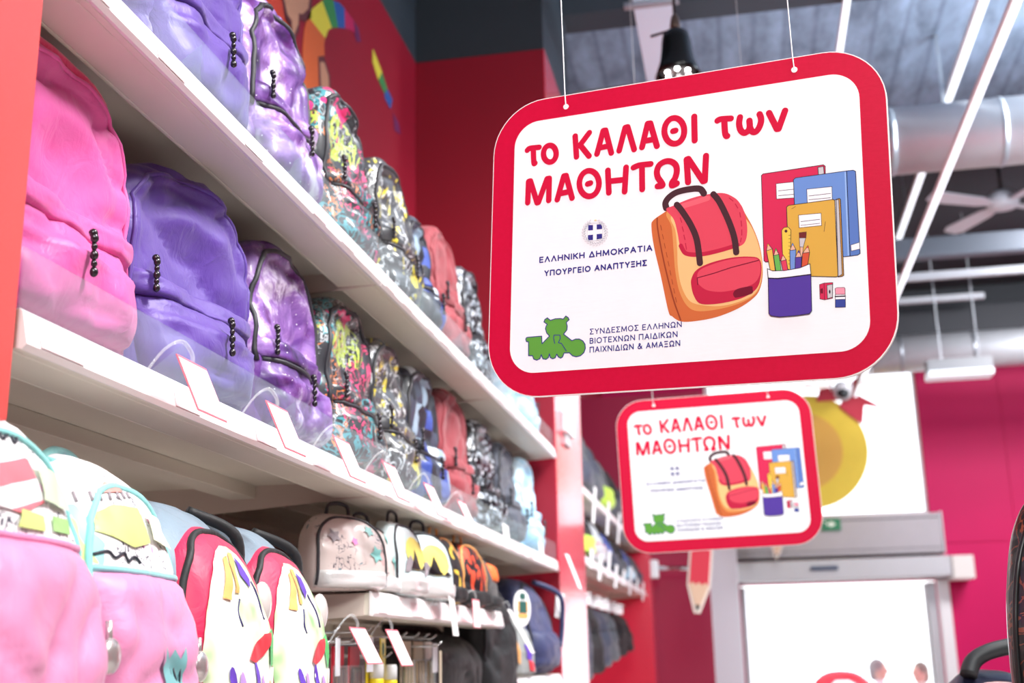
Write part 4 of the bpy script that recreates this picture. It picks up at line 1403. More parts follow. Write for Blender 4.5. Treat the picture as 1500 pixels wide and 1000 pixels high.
gu, gm, gh = 'dark rucksacks on the upper far shelf', 'rucksacks on the lower far shelf', 'dark pouches hanging in the far bay'
for i, (y, cl, ac, ht, what) in enumerate(((6.25, GRA, DKB, .42, 'graphite rucksack with navy pocket, nearest on the upper far shelf'), (6.75, DKB, GRA, .40, 'navy rucksack with graphite pocket, second on the upper far shelf'), (7.25, GRA, LIMEC, .38, 'graphite rucksack with lime pocket on the upper far shelf'), (7.8, BLACKCLOTH, GRA, .38, 'black rucksack on the upper far shelf beside the lime pocket'), (8.4, DKB, DKB, .36, 'all navy rucksack on the upper far shelf'), (9.0, GRA, GRA, .36, 'all graphite rucksack at the end of the upper far shelf'))):
    rucksack(what, y, .825, .44, ht, .22, cl, 70 + i, gu, ac)
for i, (y, cl, ac, ht, what, cd_) in enumerate(((6.2, BLACKCLOTH, LIMEC, .28, 'black rucksack with lime pocket, nearest on the lower far shelf', None), (6.75, LGREY, LGREY, .29, 'light grey rucksack with red elastic cords on the lower far shelf', PCOL['red']), (7.35, MIDB, DKB, .28, 'royal blue rucksack on the lower far shelf', None), (7.9, BLACKCLOTH, GRA, .28, 'black rucksack between the blue ones on the lower far shelf', None), (8.45, MIDB, PALEBLUE, .27, 'royal blue rucksack with pale pocket on the lower far shelf', None), (9.05, GRA, DKB, .27, 'graphite rucksack at the end of the lower far shelf', None))):
    rucksack(what, y, .48, .46, ht, .22, cl, 80 + i, gm, ac, cd_)
for i, y in enumerate((6.12, 6.5, 6.9, 7.3, 7.75, 8.2, 8.7, 9.2)):
    what = 'white tag hanging from the lower far shelf, ' + ('nearest', 'second', 'third', 'fourth', 'fifth', 'sixth', 'seventh', 'last')[i] + ' along the rail'
    r = thing('hang_tag', what, 'tag', (XF + .012, y, .47), (0, .1, 0), 'white tags on the far shelf rail')
    link_obj('card', MB().box((0, -.06, -.045 - .04 * (i % 2)), (.003, .06, .05 + .05 * ((i + 1) % 3 == 0))), CARD, r)
for i, y in enumerate((6.35, 7.0, 7.6)):
    r = thing('hang_tag', 'white strip tag on the upper far shelf rail, ' + ('nearest', 'middle', 'furthest') [i], 'tag', (XF + .012, y, .80), (0, .1, 0), 'white strip tags on the upper far rail')
    link_obj('card', MB().box((0, -.05, -.13), (.003, .05, .06)), CARD, r)
for i, (y, cl) in enumerate(((6.45, DKB), (6.95, BLACKCLOTH), (7.4, DKB), (7.85, GRA), (8.3, BLACKCLOTH), (8.75, BLACKCLOTH))):
    what = 'dark pouch bag with white header card in the far bay, ' + ('nearest', 'second', 'third', 'fourth', 'fifth', 'last')[i] + ' in the row'
    ht = .42 - .03 * i
    b = Bag(what, (-.92, y, .29 - ht), RZ - .3, .34, ht, .16, cl, 90 + i, gh, cat='pouch bag', name='pouch_bag', amp=.016, detail=0)
    link_obj('header_card', MB().box((-.07, -.004, 0), (.07, .0, .07)), CARD, b.r, False, 0, (0, -.02, ht - .01))
    b.strip('zipper', [(-.10 + .02 * k, ht * .6) for k in range(11)], .004, DARKZIP)
    link_obj('hook', MB().tube([(0, .42, ht + .04), (0, -.06, ht + .04), (0, -.065, ht + .05)], .004, 6).tube([(0, .0, ht - .02), (0, 0, ht + .04)], .002, 5), CHROME, b.r)
yb_ = Bag('pale green bag at the bottom of the far bay', (-.86, 6.45, -.49), RZ - .2, .40, .34, .2, fabric('pale_green_cloth', (206, 214, 150)), 99, None, cat='bag', name='hanging_bag', amp=.012, detail=0)
yb_.handle(LIMEC)
# chrome arm on the far bay's end
ar = thing('display_rod', 'slim chrome arm with a white socket reaching over to the pencil board', 'rod', (-.715, 9.60, .64))
link_obj('socket', MB().box((-.01, -.06, -.07), (.05, .06, .07)), WHITEP, ar, bevel=.01)
link_obj('rod', MB().tube([(.05, 0, .01), (.41, -.02, -.01)], .018, 10), CHROME, ar, True)
link_obj('end_cap', MB().ball((.41, -.02, -.01), .024, 10), WHITEP, ar, True)

# ------------------------------------------------------------------ wall painting above the shelves (flat paint on the left wall)
mu = thing('wall_painting', 'painted orange and rainbow swirl with tan shapes on the red wall above the shelves', 'wall painting', (XL + .001, 3.7, 1.7))


def paint(name, key, rgb, pts, lv):
    zz = [(y - 3.7, z - 1.7) for y, z in pts]
    link_obj(name, MB().prism(zz, -.0005, .0015 + lv * .0006, 0, 'x'), mat('paint_' + key, rgb, .55), mu)


ORN, DOUT = (214, 98, 40), (96, 34, 40)
paint('orange_band', 'orange', ORN, [(3.80, 1.75), (3.80, 2.11), (3.79, 2.17), (3.80, 2.20), (3.62, 2.19), (3.59, 2.12), (3.58, 2.05), (3.60, 1.75)], 0)
paint('yellow_segment', 'yellow', (226, 214, 62), [(3.76, 2.33), (3.66, 2.24), (3.62, 2.19), (3.80, 2.20), (3.83, 2.25), (3.87, 2.28)], 0)
paint('green_segment', 'green', (48, 136, 70), [(3.76, 2.33), (3.82, 2.38), (3.88, 2.40), (3.94, 2.32), (3.87, 2.28)], 0)
paint('blue_segment', 'blue', (28, 84, 160), [(3.88, 2.40), (3.95, 2.43), (4.01, 2.44), (4.02, 2.36), (3.94, 2.32)], 0)
paint('magenta_segment', 'magenta', (186, 10, 84), [(4.01, 2.44), (4.12, 2.45), (4.15, 2.41), (4.09, 2.39), (4.02, 2.36)], 0)
paint('purple_segment', 'purple', (104, 22, 84), [(4.12, 2.45), (4.18, 2.45), (4.22, 2.41), (4.17, 2.38), (4.14, 2.40)], 0)
paint('yellow_stripe', 'yellow', (226, 214, 62), [(4.38, 2.46), (4.42, 2.45), (4.51, 2.42), (4.46, 2.36), (4.38, 2.40)], 0)
paint('green_stripe', 'green', (48, 136, 70), [(4.51, 2.42), (4.59, 2.38), (4.55, 2.34), (4.46, 2.36)], 0)
paint('blue_stripe', 'blue', (28, 84, 160), [(4.59, 2.38), (4.67, 2.37), (4.64, 2.31), (4.56, 2.32), (4.55, 2.34)], 0)
paint('purple_stripe', 'purple', (104, 22, 84), [(4.68, 2.31), (4.77, 2.30), (4.80, 2.26), (4.71, 2.24)], 0)
paint('tan_shape', 'tan_edge', DOUT, [(3.36, 2.14), (3.66, 2.30), (3.65, 2.20), (3.59, 2.15), (3.545, 2.135), (3.54, 2.09), (3.48, 1.99), (3.455, 2.06), (3.41, 2.06)], 0)
paint('tan_shape', 'tan', (196, 142, 112), [(3.39, 2.14), (3.63, 2.27), (3.62, 2.22), (3.57, 2.17), (3.53, 2.15), (3.53, 2.11), (3.48, 2.03), (3.47, 2.09), (3.43, 2.09)], 1)
paint('vermilion_shape', 'vermilion', (206, 62, 34), [(3.20, 2.04), (3.37, 2.13), (3.42, 2.07), (3.46, 2.07), (3.48, 2.0), (3.44, 1.8), (3.24, 1.8)], 0)
paint('tan_drop', 'tan_edge', DOUT, [(3.73, 2.09), (3.79, 2.125), (3.86, 2.08), (3.885, 1.97), (3.86, 1.85), (3.78, 1.85), (3.74, 2.0)], 1)
paint('tan_drop', 'tan', (196, 142, 112), [(3.75, 2.08), (3.79, 2.10), (3.84, 2.07), (3.86, 1.98), (3.84, 1.87), (3.79, 1.87), (3.76, 2.02)], 2)
paint('tan_arm', 'tan', (196, 142, 112), [(3.08, 1.98), (3.20, 2.02), (3.26, 1.94), (3.22, 1.82), (3.08, 1.82)], 0)

# ------------------------------------------------------------------ bags at the bottom right, on a display table
tb = thing('display_table', 'pale display table under the bags at the bottom right, below the frame', 'table', (.62, 2.6, FZ))
link_obj('top', MB().box((-.42, -.75, 1.21), (.45, .45, 1.25)), WHITE_METAL, tb, bevel=.004)
for a, e in ((-.38, -.71), (.37, -.71), (-.38, .37), (.37, .37)):
    link_obj('leg', MB().box((a, e, 0), (a + .04, e + .04, 1.21)), SILVER, tb)
TZ = 1.252 - H
DOTS = custom('navy_dotted_cloth', lambda t: t.col(t.mix(t.math('GREATER_THAN', t.noise(t.coord(), 34, 1), .70), t.mix(t.math('GREATER_THAN', t.noise(t.coord(loc=(3, 1, 4)), 26, 1), .70), lin((32, 34, 58)), lin((230, 70, 90))), lin((216, 220, 228)))), .4, .3)
nb = Bag('navy dotted backpack with a black padded handle at the bottom right', (.47, 2.62, TZ), .15, .25, .405, .17, DOTS, 120, 'bags on the display table at the bottom right', amp=.003, shoulder=.5)
nb.strip('zip_piping', nb.arch(.88, .5, .93, .1), .006, mat('pink_piping', (236, 190, 190), .4))
link_obj('padded_handle', MB().tube(catmull([(-.05, .0, .395), (-.03, .01, .425), (.02, .01, .445), (.12, .01, .455), (.16, .01, .43), (.17, .01, .36)]), .0165, 10, flat=1.3), mat('black_webbing', (44, 47, 50), .5), nb.r, True)
link_obj('white_panel', MB().box((.05, -.03, .10), (.145, .0, .42)), mat('glossy_white_panel', (226, 230, 234), .2, coat=.5), nb.r, bevel=.01)
kb = Bag('tall black backpack with orange print at the right edge of the photo', (.50, 2.05, TZ), -.2, .21, .70, .15, custom('black_orange_specks', _jungle((20, 20, 22), (24, 24, 28), (120, 58, 40)), .35, .5), 121, 'bags on the display table at the bottom right', amp=.004, shoulder=.55)
kb.strip('zip_piping', kb.arch(.9, .5, .95, .05), .005, BLACK)
kb.patch('front_pocket', BLACKCLOTH, -.07, .07, .04, .24, .02)
st = thing('display_stand', 'white stand under the red bag, below the frame', 'stand', (.40, 6.0, FZ))
link_obj('post', MB().box((-.05, -.05, .02), (.05, .05, 1.15)), SILVER, st)
link_obj('top', MB().box((-.25, -.2, 1.15), (.25, .2, 1.18)), WHITE_METAL, st)
link_obj('base', MB().box((-.25, -.2, 0), (.25, .2, .02)), WHITE_METAL, st)
rb = Bag('red round-topped bag with white patch in front of the glass door', (.405, 6.0, 1.182 - H), 0, .34, .425, .18, fabric('scarlet_cloth', (226, 38, 66)), 122, None, cat='bag', name='red_bag', amp=.004, shoulder=.45)
rb.shape_patch('white_patch', CARD, [(-.06, .28), (.07, .28), (.07, .36), (.03, .385), (-.03, .385), (-.06, .36)], .003)
rb.strip('piping', rb.arch(.9, .45, .95, .1), .005, PCOL['red'])

